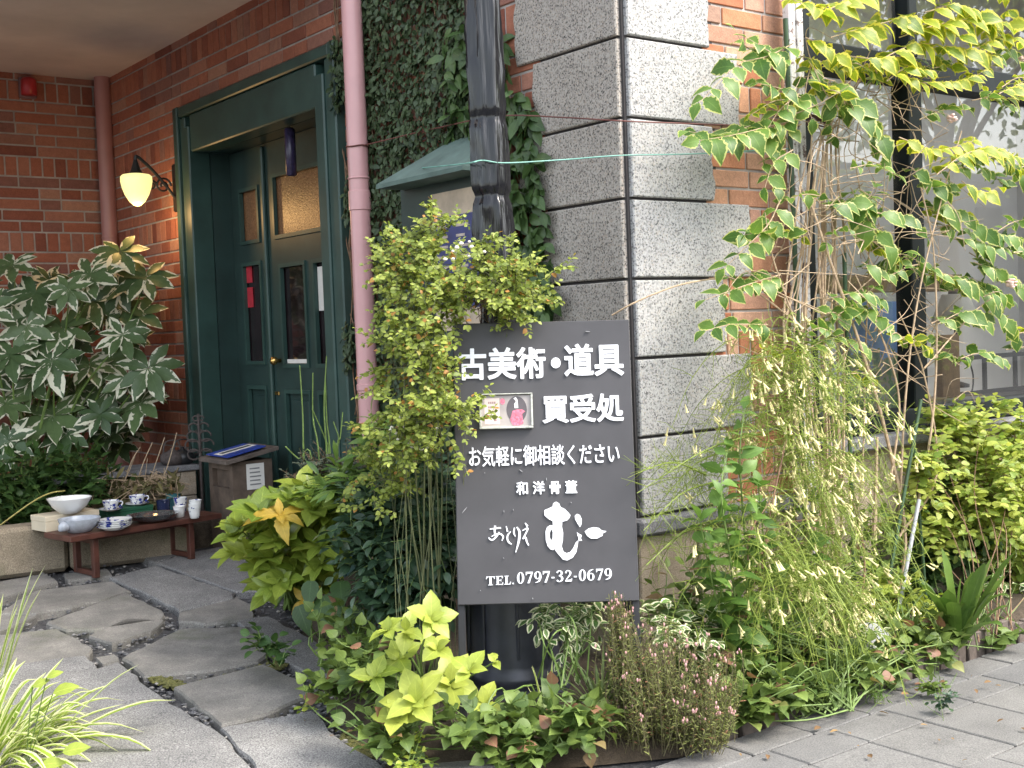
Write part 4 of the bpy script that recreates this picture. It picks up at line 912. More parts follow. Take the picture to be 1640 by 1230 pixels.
m = MB(); m.add(V(X0-.02, X0+.21, Y0_+.10, Y0_+.21, .0065)+V(X0-.02, X0+.21, Y0_+.10, Y0_+.21, .008), bxf); part(m, 'white_band', PAPER, lroot)
m = MB(); m.add(V(X0+.0, X0+.19, Y0_+.13, Y0_+.175, .0085)+V(X0+.0, X0+.19, Y0_+.13, Y0_+.175, .0095), bxf); part(m, 'printed_picture', plain('dark leaflet print', (.08, .09, .10), .5, var=.8, scale=60), lroot)

# ---- iron ornament stake, low pier with kettles, kerb stone
b0 = onY(327, 860, 7.45); b0[2] = gz(b0[1]); zt2 = onY(325, 662, 7.45)[2]
root = empty('iron_stake', b0, 'rusty ornamental iron stake between the kettles and the leaflet box', 'iron stake')
RUST = plain('rusted iron', (.07, .055, .05), .8, var=.4, scale=60)
m = MB(); m.tube([b0, [b0[0], b0[1], zt2]], .009, 8); part(m, 'stem', RUST, root)
m = MB()
for k, z in enumerate(np.linspace(zt2-.26, zt2-.03, 5)):
    R = (.055, .065, .055, .045, .025)[k]
    for s_ in (-1, 1):
        cc = np.array([b0[0]+s_*R*.6, b0[1]-s_*R*.4, z]); m.tube([cc+np.array([cos(t)*R*.55, -cos(t)*R*.4, sin(t)*R*.6]) for t in np.linspace(0, 5.4, 16)], .006, 5)
part(m, 'ornament', RUST, root)
pr = onY(318, 745, 7.5); px0 = onY(263, 745, 7.5)
pier = empty('stone_pier', (pr[0]-.14, 7.65, .1), 'low stone pier with a dark flat cap beside the leaflet box', 'pier')
m = MB()
for k in range(3):
    z0 = .12+k*(pr[2]-.03-.12)/3; m.hull_box((pr[0]-.14, 7.68, z0+(pr[2]-.03-.12)/6), ME, (.13, .16, (pr[2]-.15)/6-.002), .006, rng.rand())
part(m, 'block', TAN, pier)
m = MB(); m.hull_box((pr[0]-.45, 7.69, pr[2]-.012), ME, (.46, .19, .018), .005); part(m, 'cap', PLINTH, pier)
m = MB(); m.hull_box((pr[0]-.62, 7.75, pr[2]*.5), ME, (.30, .1, pr[2]*.5-.04), .006); part(m, 'wall', TAN, pier)
for (px, py, lab, s_, mt) in ((276, 735, 'dark brown iron kettle on the stone pier nearer the shrub', 1.0, RUST), (293, 738, 'black round kettle on the stone pier nearer the iron stake', .95, BLACKM)):
    c = onY(px, py, 7.62); c[2] = pr[2]+.006
    root = empty('kettle', c, lab, 'kettle', 'old kettles on the pier'); m = MB(); m.lathe([(.04, 0), (.06, .004), (.078, .03), (.078, .055), (.06, .082), (.03, .09), (.03, .094), (.012, .098), (.012, .11), (0, .113)], c, 24); part(m, 'body', mt, root, True)
    m = MB(); m.tube(curve([c+np.array([-.06, 0, .07]), c+np.array([-.04, 0, .15]), c+np.array([.04, 0, .15]), c+np.array([.06, 0, .07])], 14), .005, 6); part(m, 'handle', mt, root)
    m = MB(); m.tube(curve([c+np.array([.065, 0, .04]), c+np.array([.10, 0, .055]), c+np.array([.115, 0, .08])], 8), [.014]*4+[.009]*(len(curve([c, c+1, c+2], 8))-4), 8); part(m, 'spout', mt, root, True)
k0 = onG(0, 925); k1 = onG(110, 920); k2 = onG(262, 893)
KERB = stone_mat('mossy tan kerb stone', [(.14, .115, .08), (.24, .20, .145), (.32, .27, .20)], 5, .9, .5, moss=.6)
root = empty('stone_kerb', (k1[0], k1[1], k1[2]), 'rough tan stone kerb holding the planting behind the bench', 'kerb')
dk = unit((k2-k0)*np.array([1, 1, 0])); vk = np.array([-dk[1], dk[0], 0]); AK = np.array([dk, vk, (0, 0, 1.)])
for (s0, s1, h_) in ((-1.6, -.5, .26), (-.49, .37, .28), (.38, 1.08, .25)):
    m = MB(); cc = k0+dk*(s0+s1)/2+vk*.1; m.hull_box((cc[0], cc[1], gz(cc[1])+h_/2-.02), AK, ((s1-s0)/2, .1, h_/2), .025, rng.rand()); part(m, 'block', KERB, root)
# ================================================================== PLANTS
def plant(name, base, label, cat='plant', group=None): return empty(name, base, label, cat, group)
def alt_leaves(Lv, c, spacing, ln, W=.5, shape='ovate', droop=.25, t0=.15, mode='opp', jit=.35, fold=.25, upw=(0, 0, 1), rnd=None, spread=.95, taper=.35):
    seg = np.linalg.norm(np.diff(c, axis=0), axis=1); s = np.r_[0, np.cumsum(seg)]; tot = s[-1]
    ps = np.arange(tot*t0, tot, spacing); ps = ps+rng.uniform(-.2, .2, len(ps))*spacing
    P_, F_, N_, L_ = [], [], [], []
    for i, q in enumerate(ps):
        j = min(len(seg)-1, max(0, np.searchsorted(s, q)-1)); t = unit(c[j+1]-c[j]); p = c[j]+t*(q-s[j])
        side = np.cross(t, upw); side = unit(side) if np.linalg.norm(side) > .1 else unit(rng.randn(3))
        if mode == 'spiral': a = i*2.4; b = np.cross(t, side); side = side*cos(a)+b*sin(a)
        for sg in ((1, -1) if mode == 'opp' else ((1,) if mode == 'spiral' else ((1,) if i % 2 else (-1,)))):
            f = t*(1-spread*.6)+side*sg*spread+rng.randn(3)*jit*.5; P_.append(p); F_.append(f); N_.append(np.array(upw)+rng.randn(3)*jit+.25*TOCAM)
            L_.append(ln*rng.uniform(.65, 1.15)*(1-taper*(q/tot)**3))
    P_.append(c[-1]); F_.append(c[-1]-c[-2]); N_.append(np.array(upw)+rng.randn(3)*jit); L_.append(ln*.7)
    F_ = unit(np.array(F_)); N_ = np.array(N_)
    Lv.add(np.array(P_), F_, N_, np.array(L_), W, shape, droop*rng.uniform(.5, 1.5, len(P_)), fold, rnd if rnd is None else np.clip(rnd+rng.randn(len(P_))*.12, 0, 1))
def rosette(Lv, tip, axis, n, ln, W=.45, shape='lance', tilt=.9, droop=.3, rnd=None, fold=.25):
    axis = unit(np.array(axis, float)); a = unit(np.cross(axis, rng.randn(3))); b = np.cross(axis, a); ph = rng.rand()*6.28
    for ring_, (k, tl, sc) in enumerate(((n, tilt, 1.0), (max(2, n//2), tilt*.5, .62))):
        q = ph+ring_*.6+np.arange(k)*2*pi/k+rng.randn(k)*.18
        d = (np.cos(q)[:, None]*a+np.sin(q)[:, None]*b)*np.sin(tl)+axis*np.cos(tl)+rng.randn(k, 3)*.10
        nr = axis*np.sin(tl)-(np.cos(q)[:, None]*a+np.sin(q)[:, None]*b)*np.cos(tl)
        rr = None if rnd is None else np.clip(rnd+rng.randn(k)*.12+(.12 if ring_ else 0), 0, 1)
        Lv.add(np.repeat(tip[None], k, 0), d, nr+rng.randn(k, 3)*.12, ln*sc*rng.uniform(.8, 1.15, k), W, shape, droop*rng.uniform(.6, 1.4, k), fold, rr)

# leaf colours
M_IVY = leaf_mat('dark ivy leaf', (.030, .052, .022), (.075, .115, .05), rough=.5, trans=.15)
M_IVY2 = leaf_mat('glossy ivy leaf', (.035, .075, .022), (.10, .17, .055), rough=.35, trans=.25)
M_FATSIA = leaf_mat('variegated shrub leaf', (.055, .098, .04), (.115, .175, .07), margin=(.66, .65, .50), mw=.072, rough=.38, trans=.15, vein=.05, patch=1.7)
M_DARKG = leaf_mat('dark ground leaf', (.028, .065, .018), (.07, .14, .035), rough=.45, trans=.25)
M_AUC = leaf_mat('glossy yellow green leaf', (.12, .20, .025), (.36, .42, .07), rough=.3, trans=.3)
M_YEL = leaf_mat('yellow old leaf', (.50, .33, .04), (.62, .46, .08), rough=.45, trans=.3)
M_ROSE = leaf_mat('small rose leaf', (.14, .20, .030), (.40, .46, .10), rough=.45, trans=.4, vein=.05, dead=(.45, .22, .06))
M_DEEP = leaf_mat('dark blue green leaf', (.022, .050, .028), (.06, .11, .055), rough=.32, trans=.15)
M_LIME = leaf_mat('lime yellow leaf', (.16, .25, .025), (.42, .47, .085), rough=.42, trans=.3)
M_HOUT = leaf_mat('heart shaped ground leaf', (.07, .125, .030), (.20, .28, .065), rough=.5, trans=.3, dead=(.28, .14, .09))
M_RUSS = leaf_mat('rush stem', (.17, .25, .035), (.40, .48, .10), rough=.5, trans=.35, vein=0)
M_VAR = leaf_mat('cream edged leaf', (.07, .16, .030), (.16, .28, .05), margin=(.58, .60, .20), mw=.095, rough=.42, trans=.42)
M_VARY = leaf_mat('sunlit yellow edged leaf', (.13, .23, .020), (.36, .43, .03), margin=(.68, .64, .08), mw=.17, rough=.42, trans=.5)  # brighter copy of the cream edged leaf, sunlit glow put in its colour
M_SHRUB = leaf_mat('rounded shrub leaf', (.20, .31, .06), (.55, .60, .14), rough=.45, trans=.45, vein=.06)
M_SERR = leaf_mat('toothed green leaf', (.08, .17, .03), (.17, .29, .06), rough=.45, trans=.35)
M_STRAP = leaf_mat('strap leaf', (.06, .13, .025), (.16, .25, .05), rough=.4, trans=.3, vein=.05)
M_GRASS = leaf_mat('striped grass blade', (.20, .33, .03), (.34, .46, .06), margin=(.70, .72, .40), mw=.24, rough=.45, trans=.4, vein=.0)
M_VINCA = leaf_mat('white edged small leaf', (.06, .14, .035), (.13, .22, .06), margin=(.70, .70, .46), mw=.24, rough=.4, trans=.25)
M_HEATH = leaf_mat('needle leaf', (.10, .13, .03), (.27, .29, .09), rough=.6, trans=.3, vein=0, dead=(.35, .16, .10))
M_PINKF = plain('pink blossom', (.62, .34, .33), .6, var=.3); M_CREAMF = plain('cream tube flower', (.78, .69, .33), .5, var=.08); M_WHITEF = plain('white rose blossom', (.82, .76, .66), .6, var=.1)
M_DRY = leaf_mat('dry brown leaf', (.14, .075, .035), (.30, .19, .08), rough=.8, trans=.1)

# ---- ivy on the door wall, left of and behind the post
def wall_ivy(name, ylo, yhi, zlo, zhi, dens, ln, mat, label, edge, shape='round', out=.06, sr=None):
    n = int((yhi-ylo)*(zhi-zlo)*dens); y = rng.uniform(ylo, yhi, n); z = rng.uniform(zlo, zhi, n)
    nz = np.sin(y*11+2*np.sin(z*5))*.5+np.sin(z*8.3+y*4)*.5; keep = np.array([edge(a, b, c) for a, b, c in zip(y, z, nz)]); y, z, nz = y[keep], z[keep], nz[keep]; n = len(y)
    thick = out*(.55+.45*nz); x = XB-.02-rng.rand(n)**.6*np.maximum(.015, thick)
    root = plant(name, (XB, (ylo+yhi)/2, .1), label, 'climbing plant')
    Lv = Leaves(); f = np.c_[-.25+rng.randn(n)*.3, rng.randn(n)*.8, -.9+rng.randn(n)*.5]; nr = np.c_[-1+rng.randn(n)*.25, rng.randn(n)*.45, .45+rng.randn(n)*.35]
    Lv.add(np.c_[x, y, z], f, nr, ln*rng.uniform(.6, 1.3, n), .42, shape, .2, .2); Lv.build('foliage', mat, root)
    m = MB()
    sa, sb_, stop = sr or (ylo, yhi, zhi)
    for k in range(int((sb_-sa)*28)):
        a = np.array([XB-.012, rng.uniform(sa, sb_), zlo]); pts = [a]; zz_ = zlo
        while zz_ < stop-.2: zz_ += .25; pts.append(np.array([XB-.012-rng.rand()*.015, np.clip(pts[-1][1]+rng.randn()*.06, sa, sb_), zz_]))
        m.tube(curve(pts, len(pts)*2), .0035, 4)
    part(m, 'stems', STEMB, root); return root
nbx = (yR-.15, yL+.12)
def e1(y, z, nz):
    if y < 4.40: return z > 2.0+nz*.2 and y > 4.28+.03*nz
    if 1.30 < z < 2.235 and nbx[0] < y < nbx[1]: return False                 # clear of the notice case
    return y > 4.35 and (y < 5.52+.04*nz or (y < 5.68 and nz > .2))
wall_ivy('creeping_ivy', 4.3, 5.7, .65, 4.4, 4400, .036, M_IVY, 'dense dark small leaved ivy covering the wall above the notice case', e1)
def e2(y, z, nz): return y > 3.97+.05*nz+max(0, z-2.0)*.34-(.07 if z < 1.6 else 0) and y < 4.62 and z < 2.75+nz*.15
wall_ivy('creeping_fig', 3.86, 4.62, .7, 2.9, 1500, .085, M_IVY2, 'larger leaved glossy green creeper between the black post and granite blocks', e2, 'ovate', .09, (4.22, 4.6, 2.6))
def e3(y, z, nz): return y < 4.75+nz*.1 and z < 1.28+.12*nz-(.0 if y > 3.9 else .3) and y > 3.66
wall_ivy('wall_creeper', 3.6, 4.8, .3, 1.4, 700, .06, M_DEEP, 'dark creeper low on the granite blocks behind the signboard', e3, 'ovate', .08, (4.1, 4.7, 1.1))

# ---- big variegated shrub on the left
root = plant('variegated_shrub', (2.1, 8.1, .3), 'large variegated shrub with cream edged hand shaped leaves by the back wall', 'shrub'); Lv = Leaves(); st_m = MB()
def palm(c, axis, R, rnd):
    axis = unit(axis); up_ = np.array([0, 0, -1.]); a = unit(up_-axis*(up_@axis)); b = np.cross(axis, a); k = 8
    for i in range(k):
        q = (i-(k-1)/2)*(2*pi*.80/(k-1)); d = a*cos(q)+b*sin(q); f = 1-.22*abs(i-(k-1)/2)/((k-1)/2)
        Lv.add(c+d*R*.02+axis*.002*i, d+axis*(.12+.10*rng.randn()), axis+rng.randn(3)*.10, R*f*rng.uniform(.9, 1.08), .44, 'lance', .16*rng.uniform(.5, 1.4), .22, rnd)
FL = [(192,411,50),(22,432,48),(58,477,55),(146,447,55),(234,451,52),(150,490,55),(222,510,54),(44,528,50),(98,532,52),(190,462,48),(18,575,52),(84,583,60),(143,592,50),(238,596,60),(120,634,52),(172,632,46),(227,652,58),(86,672,60),(161,670,40),(15,712,52),(108,702,48),(197,543,46),(205,612,44),(48,627,46),(9,655,46),(-20,500,50),(-25,610,50),(196,500,44),(60,560,44),(130,560,44),(180,585,44),(60,610,42),(30,480,42),(110,470,40)]
bases = [at(80, 800, 8.0), at(150, 790, 8.3), at(30, 800, 7.8), at(120, 800, 8.1)]
for (px, py, sz) in FL:
    k = rng.uniform(7.7, 8.15); c = at(px, py-6, k); R = sz/FPX*k*1.12; ax = unit(TOCAM*.95+np.array([0, 0, .6])+rng.randn(3)*.22); palm(c, ax, R, rng.rand())
    b0_ = bases[rng.randint(4)].copy(); b0_[2] = .28; st_m.tube(curve([b0_, (b0_+c)/2+np.array([0, .1, .1])+rng.randn(3)*.05, c-ax*.02], 10), np.linspace(.012, .004, 11), 5)
for k in range(34):
    c = at(rng.uniform(-40, 235), rng.uniform(450, 730), rng.uniform(8.15, 8.6)); palm(c, unit(TOCAM*.8+np.array([0, 0, .8])+rng.randn(3)*.4), rng.uniform(.17, .23), rng.rand()*.5)
Lv.build('foliage', M_FATSIA, root); part(st_m, 'stems', STEMG, root)

def blob_plant(name, label, base, blobs, ln, W, shape, mat, stems_mat=STEMB, spacing=.04, twig=.16, n_twigs=120, droop=.25, mode='alt', upb=.4, rnd=None, stem_r=.004, cat='plant', group=None, jit=.35, fold=.25, outw=.7, camw=.35, every=3):
    """stems run from the base to points inside the given (px,py,depth,rx,ry,rd) masses, each ending in a leafy twig"""
    root = plant(name, base, label, cat, group); Lv = Leaves(); m = MB(); base = np.asarray(base, float)
    wts = np.array([b[3]*b[4] for b in blobs], float); wts /= wts.sum()
    for k in range(n_twigs):
        b = blobs[rng.choice(len(blobs), p=wts)]; c = at(b[0], b[1], b[2]); d = unit(rng.randn(3)); q = rng.rand()**.45; s_ = ((c-CAM)@FW)/FPX
        off = RT*d[0]*q*b[3]*s_+UP*d[1]*q*b[4]*s_+FW*d[2]*q*b[5]; p = c+off
        if p[2] < gz(p[1])+.03: p[2] = gz(p[1])+.03+rng.rand()*.05
        if BED[0] and b[0] > 1040: p[1] = min(p[1], 3.40)
        o_ = unit(off+1e-6)
        dirv = unit(o_*outw+np.array([0, 0, upb])+TOCAM*camw+rng.randn(3)*.45)
        cv = curve([p-dirv*twig*.5, p+rng.randn(3)*twig*.06, p+dirv*twig*.5+np.array([0, 0, -twig*.10])], 8)
        alt_leaves(Lv, cv, spacing, ln, W, shape, droop, .05, mode, jit, fold, rnd=None if rnd is None else rnd)
        m.tube(cv, np.linspace(stem_r*.6, stem_r*.25, len(cv)), 4)
        if k % every == 0: m.tube(curve([base+np.array([rng.randn()*.05, rng.randn()*.05, -.02]), (base+cv[0])/2+rng.randn(3)*.05+np.array([0, 0, .06]), cv[0]], 10), np.linspace(stem_r, stem_r*.55, 11), 4)
    Lv.build('foliage', mat, root); part(m, 'stems', stems_mat, root); return root

def G(px, py): p = onG(px, py); p[2] += .0; return p
blob_plant('ground_cover_plant', 'dark green leafy plant growing low behind the stone kerb', onY(90, 860, 7.7), [(40, 775, 7.4, 90, 45, .25), (130, 770, 7.5, 70, 40, .25), (-20, 800, 7.3, 60, 45, .2), (40, 815, 7.2, 60, 28, .12)], .085, .5, 'heart', M_DARKG, STEMG, .055, .2, 260, upb=.7)
# dry brushwood behind the bench
root = plant('brush_pile', onY(230, 850, 7.6), 'pile of dry cut twigs and leaves behind the bench', 'brushwood'); m = MB(); Lv = Leaves()
for k in range(130):
    a = at(rng.uniform(165, 285), rng.uniform(762, 805), rng.uniform(7.45, 7.75)); d = unit(np.array([rng.randn(), rng.randn(), rng.randn()*.5])); L_ = rng.uniform(.08, .3); m.tube(curve([a-d*L_/2, a+rng.randn(3)*.015, a+d*L_/2], 6), .0025, 4)
for k in range(4): a = at(200+20*k, 770, 7.55); m.tube(curve([a, a+np.array([.05, 0, .12]), a+np.array([.1, -.02, .2+.03*k])], 8), .003, 4)
n = 330; P_ = np.array([at(rng.uniform(165, 290), rng.uniform(765, 812), rng.uniform(7.4, 7.75)) for _ in range(n)]); Lv.add(P_, rand_dirs(n), rand_dirs(n, (0, 0, 1)), rng.uniform(.04, .10, n), .3, 'lance', .3, .2)
Lv.build('dry_leaves', leaf_mat('dry olive leaf', (.07, .07, .025), (.20, .17, .07), rough=.8, trans=.15), root); part(m, 'twigs', STEMP, root)
yt = MB(); yt.tube(curve([at(-5, 845, 7.0), at(50, 805, 7.0), at(80, 790, 7.05), at(104, 786, 7.1)], 16), .004, 5); tag(yt.build('fallen_twig', plain('yellow twig', (.45, .38, .12), .6)), 'yellowish bent twig in front of the dark ground cover', 'twig')

# ---- glossy yellow-green shrub beside the path
root = plant('glossy_shrub', G(470, 975), 'glossy yellow green shrub beside the stone path with whorled leaves', 'shrub'); Lv = Leaves(); m = MB(); base = G(475, 972)
for k in range(112):
    t = rng.rand()*6.28; q = rng.rand()**.6; px, py = 463+92*q*cos(t), 872+92*q*sin(t)
    if k > 90: px, py = rng.uniform(500, 570), rng.uniform(790, 850)
    kk = 5.4+rng.uniform(-.28, .3); tip = at(px, py, kk); out = unit(tip-at(470, 900, 5.5)); ax = unit(out*.3+np.array([0, 0, .95])+TOCAM*.5+rng.randn(3)*.28)
    rosette(Lv, tip, ax, 6, rng.uniform(.095, .145), .46, 'serr' if k % 2 else 'lance', 1.05, .25, rnd=.15+.6*rng.rand()*(1-.5*(py > 900)))
    if k % 2 == 0: m.tube(curve([base+rng.randn(3)*np.array([.04, .04, 0]), (base+tip)/2+np.array([0, 0, .05]), tip], 9), np.linspace(.007, .003, 10), 5)
Lv.build('foliage', M_AUC, root); part(m, 'stems', STEMG, root)
Ly = Leaves(); rosette(Ly, at(448, 826, 5.08), unit(TOCAM*.6+np.array([0, 0, .9])), 5, .13, .40, 'serr', 1.2, .55); rosette(Ly, at(487, 962, 5.2), unit(TOCAM+np.array([0, 0, .3])), 4, .09, .4, 'ovate', 1.1, .3); Ly.build('yellow_leaves', M_YEL, root)

# ---- dark shrubs under the rose
blob_plant('dark_leaf_shrub', 'dark glossy shrub filling the bed left of the signboard', G(640, 1000), [(630, 870, 4.75, 80, 110, .2), (600, 800, 4.95, 60, 50, .2), (690, 890, 4.5, 40, 90, .1), (680, 790, 4.7, 50, 70, .15), (650, 940, 4.6, 60, 50, .1)], .072, .46, 'ovate', M_DEEP, STEMG, .042, .2, 330, upb=.25, mode='opp')
blob_plant('fine_leaf_shrub', 'dark fine leaved low shrub in front of the green door', G(560, 850), [(545, 755, 5.5, 65, 36, .22), (500, 770, 5.45, 40, 25, .15), (600, 770, 5.3, 40, 40, .2)], .026, .5, 'small', leaf_mat('tiny dark leaf', (.03, .045, .03), (.09, .11, .075), rough=.5, trans=.15), STEMB, .018, .16, 300, mode='opp')
blob_plant('broad_leaf_shrub', 'mid green long leaved shrub at the foot of the pink drainpipe', G(600, 900), [(600, 705, 5.0, 45, 30, .12), (560, 775, 5.0, 70, 32, .15), (640, 760, 4.9, 35, 30, .12)], .12, .30, 'lance', M_STRAP, STEMG, .05, .16, 46, mode='opp')
root = plant('bare_stem_plant', G(520, 840), 'clump of tall thin bare green stems in front of the door', 'plant'); m = MB()
for (px0_, py0, px1_, py1) in ((487, 745, 480, 585), (512, 745, 501, 597), (524, 740, 523, 570), (530, 745, 521, 605), (537, 745, 534, 675), (500, 742, 457, 715), (541, 740, 549, 660), (528, 745, 500, 655)):
    a = at(px0_, py0, 5.45); b = a.copy(); b[2] = gz(b[1]); m.tube(curve([b, a, (a+at(px1_, py1, 5.45))/2+rng.randn(3)*.01, at(px1_, py1, 5.45)], 14), np.linspace(.0048, .0025, 15), 5)
part(m, 'stems', STEMG, root)

# ---- small leaved rose bush over the sign
root = plant('rose_bush', G(680, 1010), 'airy small leaved rose bush arching over the left edge of the signboard', 'rose bush'); Lv = Leaves(); m = MB(); fl = MB(); base = at(672, 985, 4.35); base[2] = .1
hubs = []
RB = [(745, 440, 4.35, 92, 46, .14, 44), (685, 425, 4.38, 58, 40, .12, 24), (820, 455, 4.35, 58, 40, .13, 28), (665, 500, 4.32, 54, 65, .12, 34), (660, 590, 4.25, 52, 60, .12, 32), (700, 665, 4.14, 52, 34, .05, 26), (640, 690, 4.2, 50, 40, .1, 30), (760, 475, 4.3, 90, 25, .1, 32), (690, 560, 4.16, 26, 70, .04, 20), (610, 770, 4.4, 38, 45, .1, 26), (690, 365, 4.4, 20, 24, .06, 8), (640, 430, 4.4, 36, 36, .1, 20)]
def rose_twig(cv, dens=.024, ln=.026):
    alt_leaves(Lv, cv, dens, ln, .60, 'small', .15, .0, 'opp', .55, .25, upw=unit(np.array([0, 0, 1])+TOCAM*.5), taper=.2); m.tube(cv, np.linspace(.0017, .0009, len(cv)), 3)
for (px, py, kd, rx, ry, rd, nt_) in RB:
    hub = at(px, py, kd)
    for k in range(nt_):
        d = unit(rng.randn(3)); q = rng.rand()**.5; p = hub+(RT*d[0]*rx+UP*d[1]*ry)*q*kd/FPX+FW*d[2]*rd*q; dirv = unit((p-hub)*2.5+rng.randn(3)*.14+np.array([0, 0, .05])); ln_ = rng.uniform(.06, .15)
        cv = curve([p, p+dirv*ln_*.5+rng.randn(3)*.006, p+dirv*ln_+np.array([0, 0, -.02])], 8); rose_twig(cv)
        for j in range(2):
            i = rng.randint(2, 7); d2 = unit(dirv+rng.randn(3)*.8); rose_twig(curve([cv[i], cv[i]+d2*.03, cv[i]+d2*.06+np.array([0, 0, -.008])], 5), .020, .024)
        if k % 3 == 0: m.tube(curve([hub+rng.randn(3)*.03, (hub+p)/2+rng.randn(3)*.02, p], 6), .0018, 4)
for (px, py, ex, ey) in ((690, 400, 690, 335), (700, 390, 748, 340), (650, 420, 612, 375), (660, 440, 600, 405), (660, 470, 602, 470), (640, 600, 578, 636), (760, 400, 800, 372), (820, 440, 873, 432), (830, 470, 868, 492), (790, 490, 800, 525), (700, 400, 712, 352), (640, 640, 600, 690), (700, 660, 770, 672), (680, 580, 722, 610)):
    cv = curve([at(px, py, 4.34), at((px+ex)/2, (py+ey)/2-6, 4.31), at(ex, ey, 4.28 if px < 690 or py < 500 else 4.15)], 12); rose_twig(cv, .022, .022)
    for i in (4, 6, 8, 10): d2 = unit(cv[i]-cv[i-1]+rng.randn(3)*.7); rose_twig(curve([cv[i], cv[i]+d2*.025, cv[i]+d2*.05], 5), .020, .024)
for k in range(13):                                             # canes from the ground up
    px = rng.uniform(625, 722); a = at(px, rng.uniform(930, 985), 4.32+rng.uniform(-.1, .12)); a[2] = .08; t_ = at(px+rng.uniform(-30, 30), rng.uniform(560, 720), 4.28+rng.uniform(-.1, .1))
    m.tube(curve([a, a*.7+t_*.3+rng.randn(3)*.03, a*.35+t_*.65+rng.randn(3)*.03, t_], 14), np.linspace(.0017, .0010, 13), 4)
for k in range(8):
    a = at(676+rng.randn()*26, 960, 4.4); a[2] = .08; t_ = at(700+rng.randn()*50, 440, 4.36); m.tube(curve([a, at(668+rng.randn()*34, 700, 4.33), at(672+rng.randn()*34, 540, 4.34), t_], 20), np.linspace(.0035, .0016, 22), 5)
Lv.build('foliage', M_ROSE, root); part(m, 'stems', plain('olive cane', (.095, .105, .042), .7, var=.4, scale=20), root)
for k in range(38):
    px, py = (rng.uniform(625, 700), rng.uniform(660, 720)) if k < 28 else (rng.uniform(690, 790), rng.uniform(385, 420)); c = at(px, py, 4.16 if k < 28 else 4.27); R = rng.uniform(.005, .009)
    fl.lathe([(R*.3, -R*.6), (R*.9, -R*.2), (R, R*.3), (R*.6, R*.8), (0, R)], c, 7)
part(fl, 'blossoms', M_WHITEF, root, True)['kind'] = 'stuff'
# dead brown tuft in the middle
m = MB()
for k in range(120): a = at(760+rng.randn()*22, 480+rng.randn()*16, 4.42); d = unit(rng.randn(3)+np.array([0, 0, -.4])); m.tube([a, a+d*rng.uniform(.03, .1)], .0014, 3)
part(m, 'dead_twigs', STEMB, root)

# ---- lime yellow plant in front
root = plant('lime_leaf_plant', G(690, 1160), 'bright lime yellow broad leaved plant in front of the signboard', 'plant'); Lv = Leaves(); m = MB(); base = onZ(690, 1165, .05)
for (px, py, n, s_, r) in ((668, 1125, 6, .135, .85), (722, 1095, 6, .13, .8), (650, 1010, 4, .10, .55), (690, 992, 5, .10, .6), (622, 1010, 4, .085, .55), (752, 1075, 4, .09, .6), (640, 1055, 4, .10, .5), (775, 1128, 4, .10, .75), (600, 1085, 4, .11, .35), (700, 1040, 4, .10, .7), (792, 1060, 2, .06, .65), (640, 1150, 4, .12, .9)):
    kk = 4.02+rng.uniform(-.1, .1); tip = at(px, py, kk); ax = unit(np.array([0, 0, .8])+TOCAM*.75+rng.randn(3)*.2); rosette(Lv, tip, ax, n, s_*.86, .54, 'serr', 1.12, .3, rnd=r)
    m.tube(curve([base+rng.randn(3)*np.array([.05, .05, 0]), (base+tip)/2+np.array([0, 0, .03])+rng.randn(3)*.02, tip], 9), np.linspace(.005, .003, 10), 5)
Lv.build('foliage', M_LIME, root); part(m, 'stems', STEMG, root)

# ---- heart leaved ground plants
HEARTS = [('clump of heart shaped leaves by the path stones', [(545, 1020, 4.7, 55, 60, .15), (600, 1060, 4.4, 70, 55, .15), (520, 1090, 4.45, 45, 35, .1)], G(560, 1120), 95),
          ('heart leaved weeds below the lime plant at the bed edge', [(865, 1150, 4.02, 90, 38, .1), (760, 1160, 3.98, 60, 35, .1), (930, 1160, 3.98, 50, 32, .1), (840, 1195, 3.92, 70, 28, .06), (620, 1170, 4.02, 60, 30, .1)], onZ(850, 1190, .0), 150),
          ('heart leaved creeper spilling over the wooden edging', [(1330, 1070, 3.75, 90, 42, .1), (1420, 1050, 3.85, 50, 35, .1), (1225, 1110, 3.6, 60, 35, .1), (1290, 1100, 3.65, 70, 26, .06), (1160, 1090, 3.9, 50, 50, .1), (1480, 1020, 3.7, 60, 26, .06), (1190, 1135, 3.56, 50, 22, .03), (1270, 1112, 3.56, 50, 22, .03), (1350, 1085, 3.56, 50, 22, .03), (1430, 1060, 3.56, 45, 20, .03), (1500, 1038, 3.56, 45, 18, .03), (1585, 1018, 3.56, 50, 16, .03)], onZ(1330, 1120, .05), 330)]
for lab, bl, bs, n in HEARTS:
    BED[:] = [True, 1.12] if bl[0][0] > 1200 else [False, 1.0]
    blob_plant('heart_leaf_plant', lab, bs, bl, .062, .78, 'heart', M_HOUT, STEMG, .05, .10, n, upb=.7, droop=.3, group='heart leaved ground plants')
BED[:] = [False, 1.0]
blob_plant('path_weed', 'small round leaved weed between the path stones', G(440, 1060), [(430, 1030, 4.9, 26, 30, .06), (455, 1052, 4.8, 20, 14, .05)], .06, .6, 'round', M_DARKG, STEMG, .04, .08, 14, upb=.8)
blob_plant('edge_weed', 'tiny yellow green weed at the front edge of the bed', onZ(655, 1215, 0), [(650, 1195, 3.98, 26, 24, .05), (500, 1125, 4.45, 26, 15, .05), (655, 1225, 3.88, 30, 12, .04)], .028, .5, 'round', M_LIME, STEMG, .02, .07, 34, upb=.6)
root = plant('big_leaf_plant', G(520, 1020), 'large round dark leaved plant in the shade under the glossy shrub', 'plant'); Lv = Leaves(); m = MB()
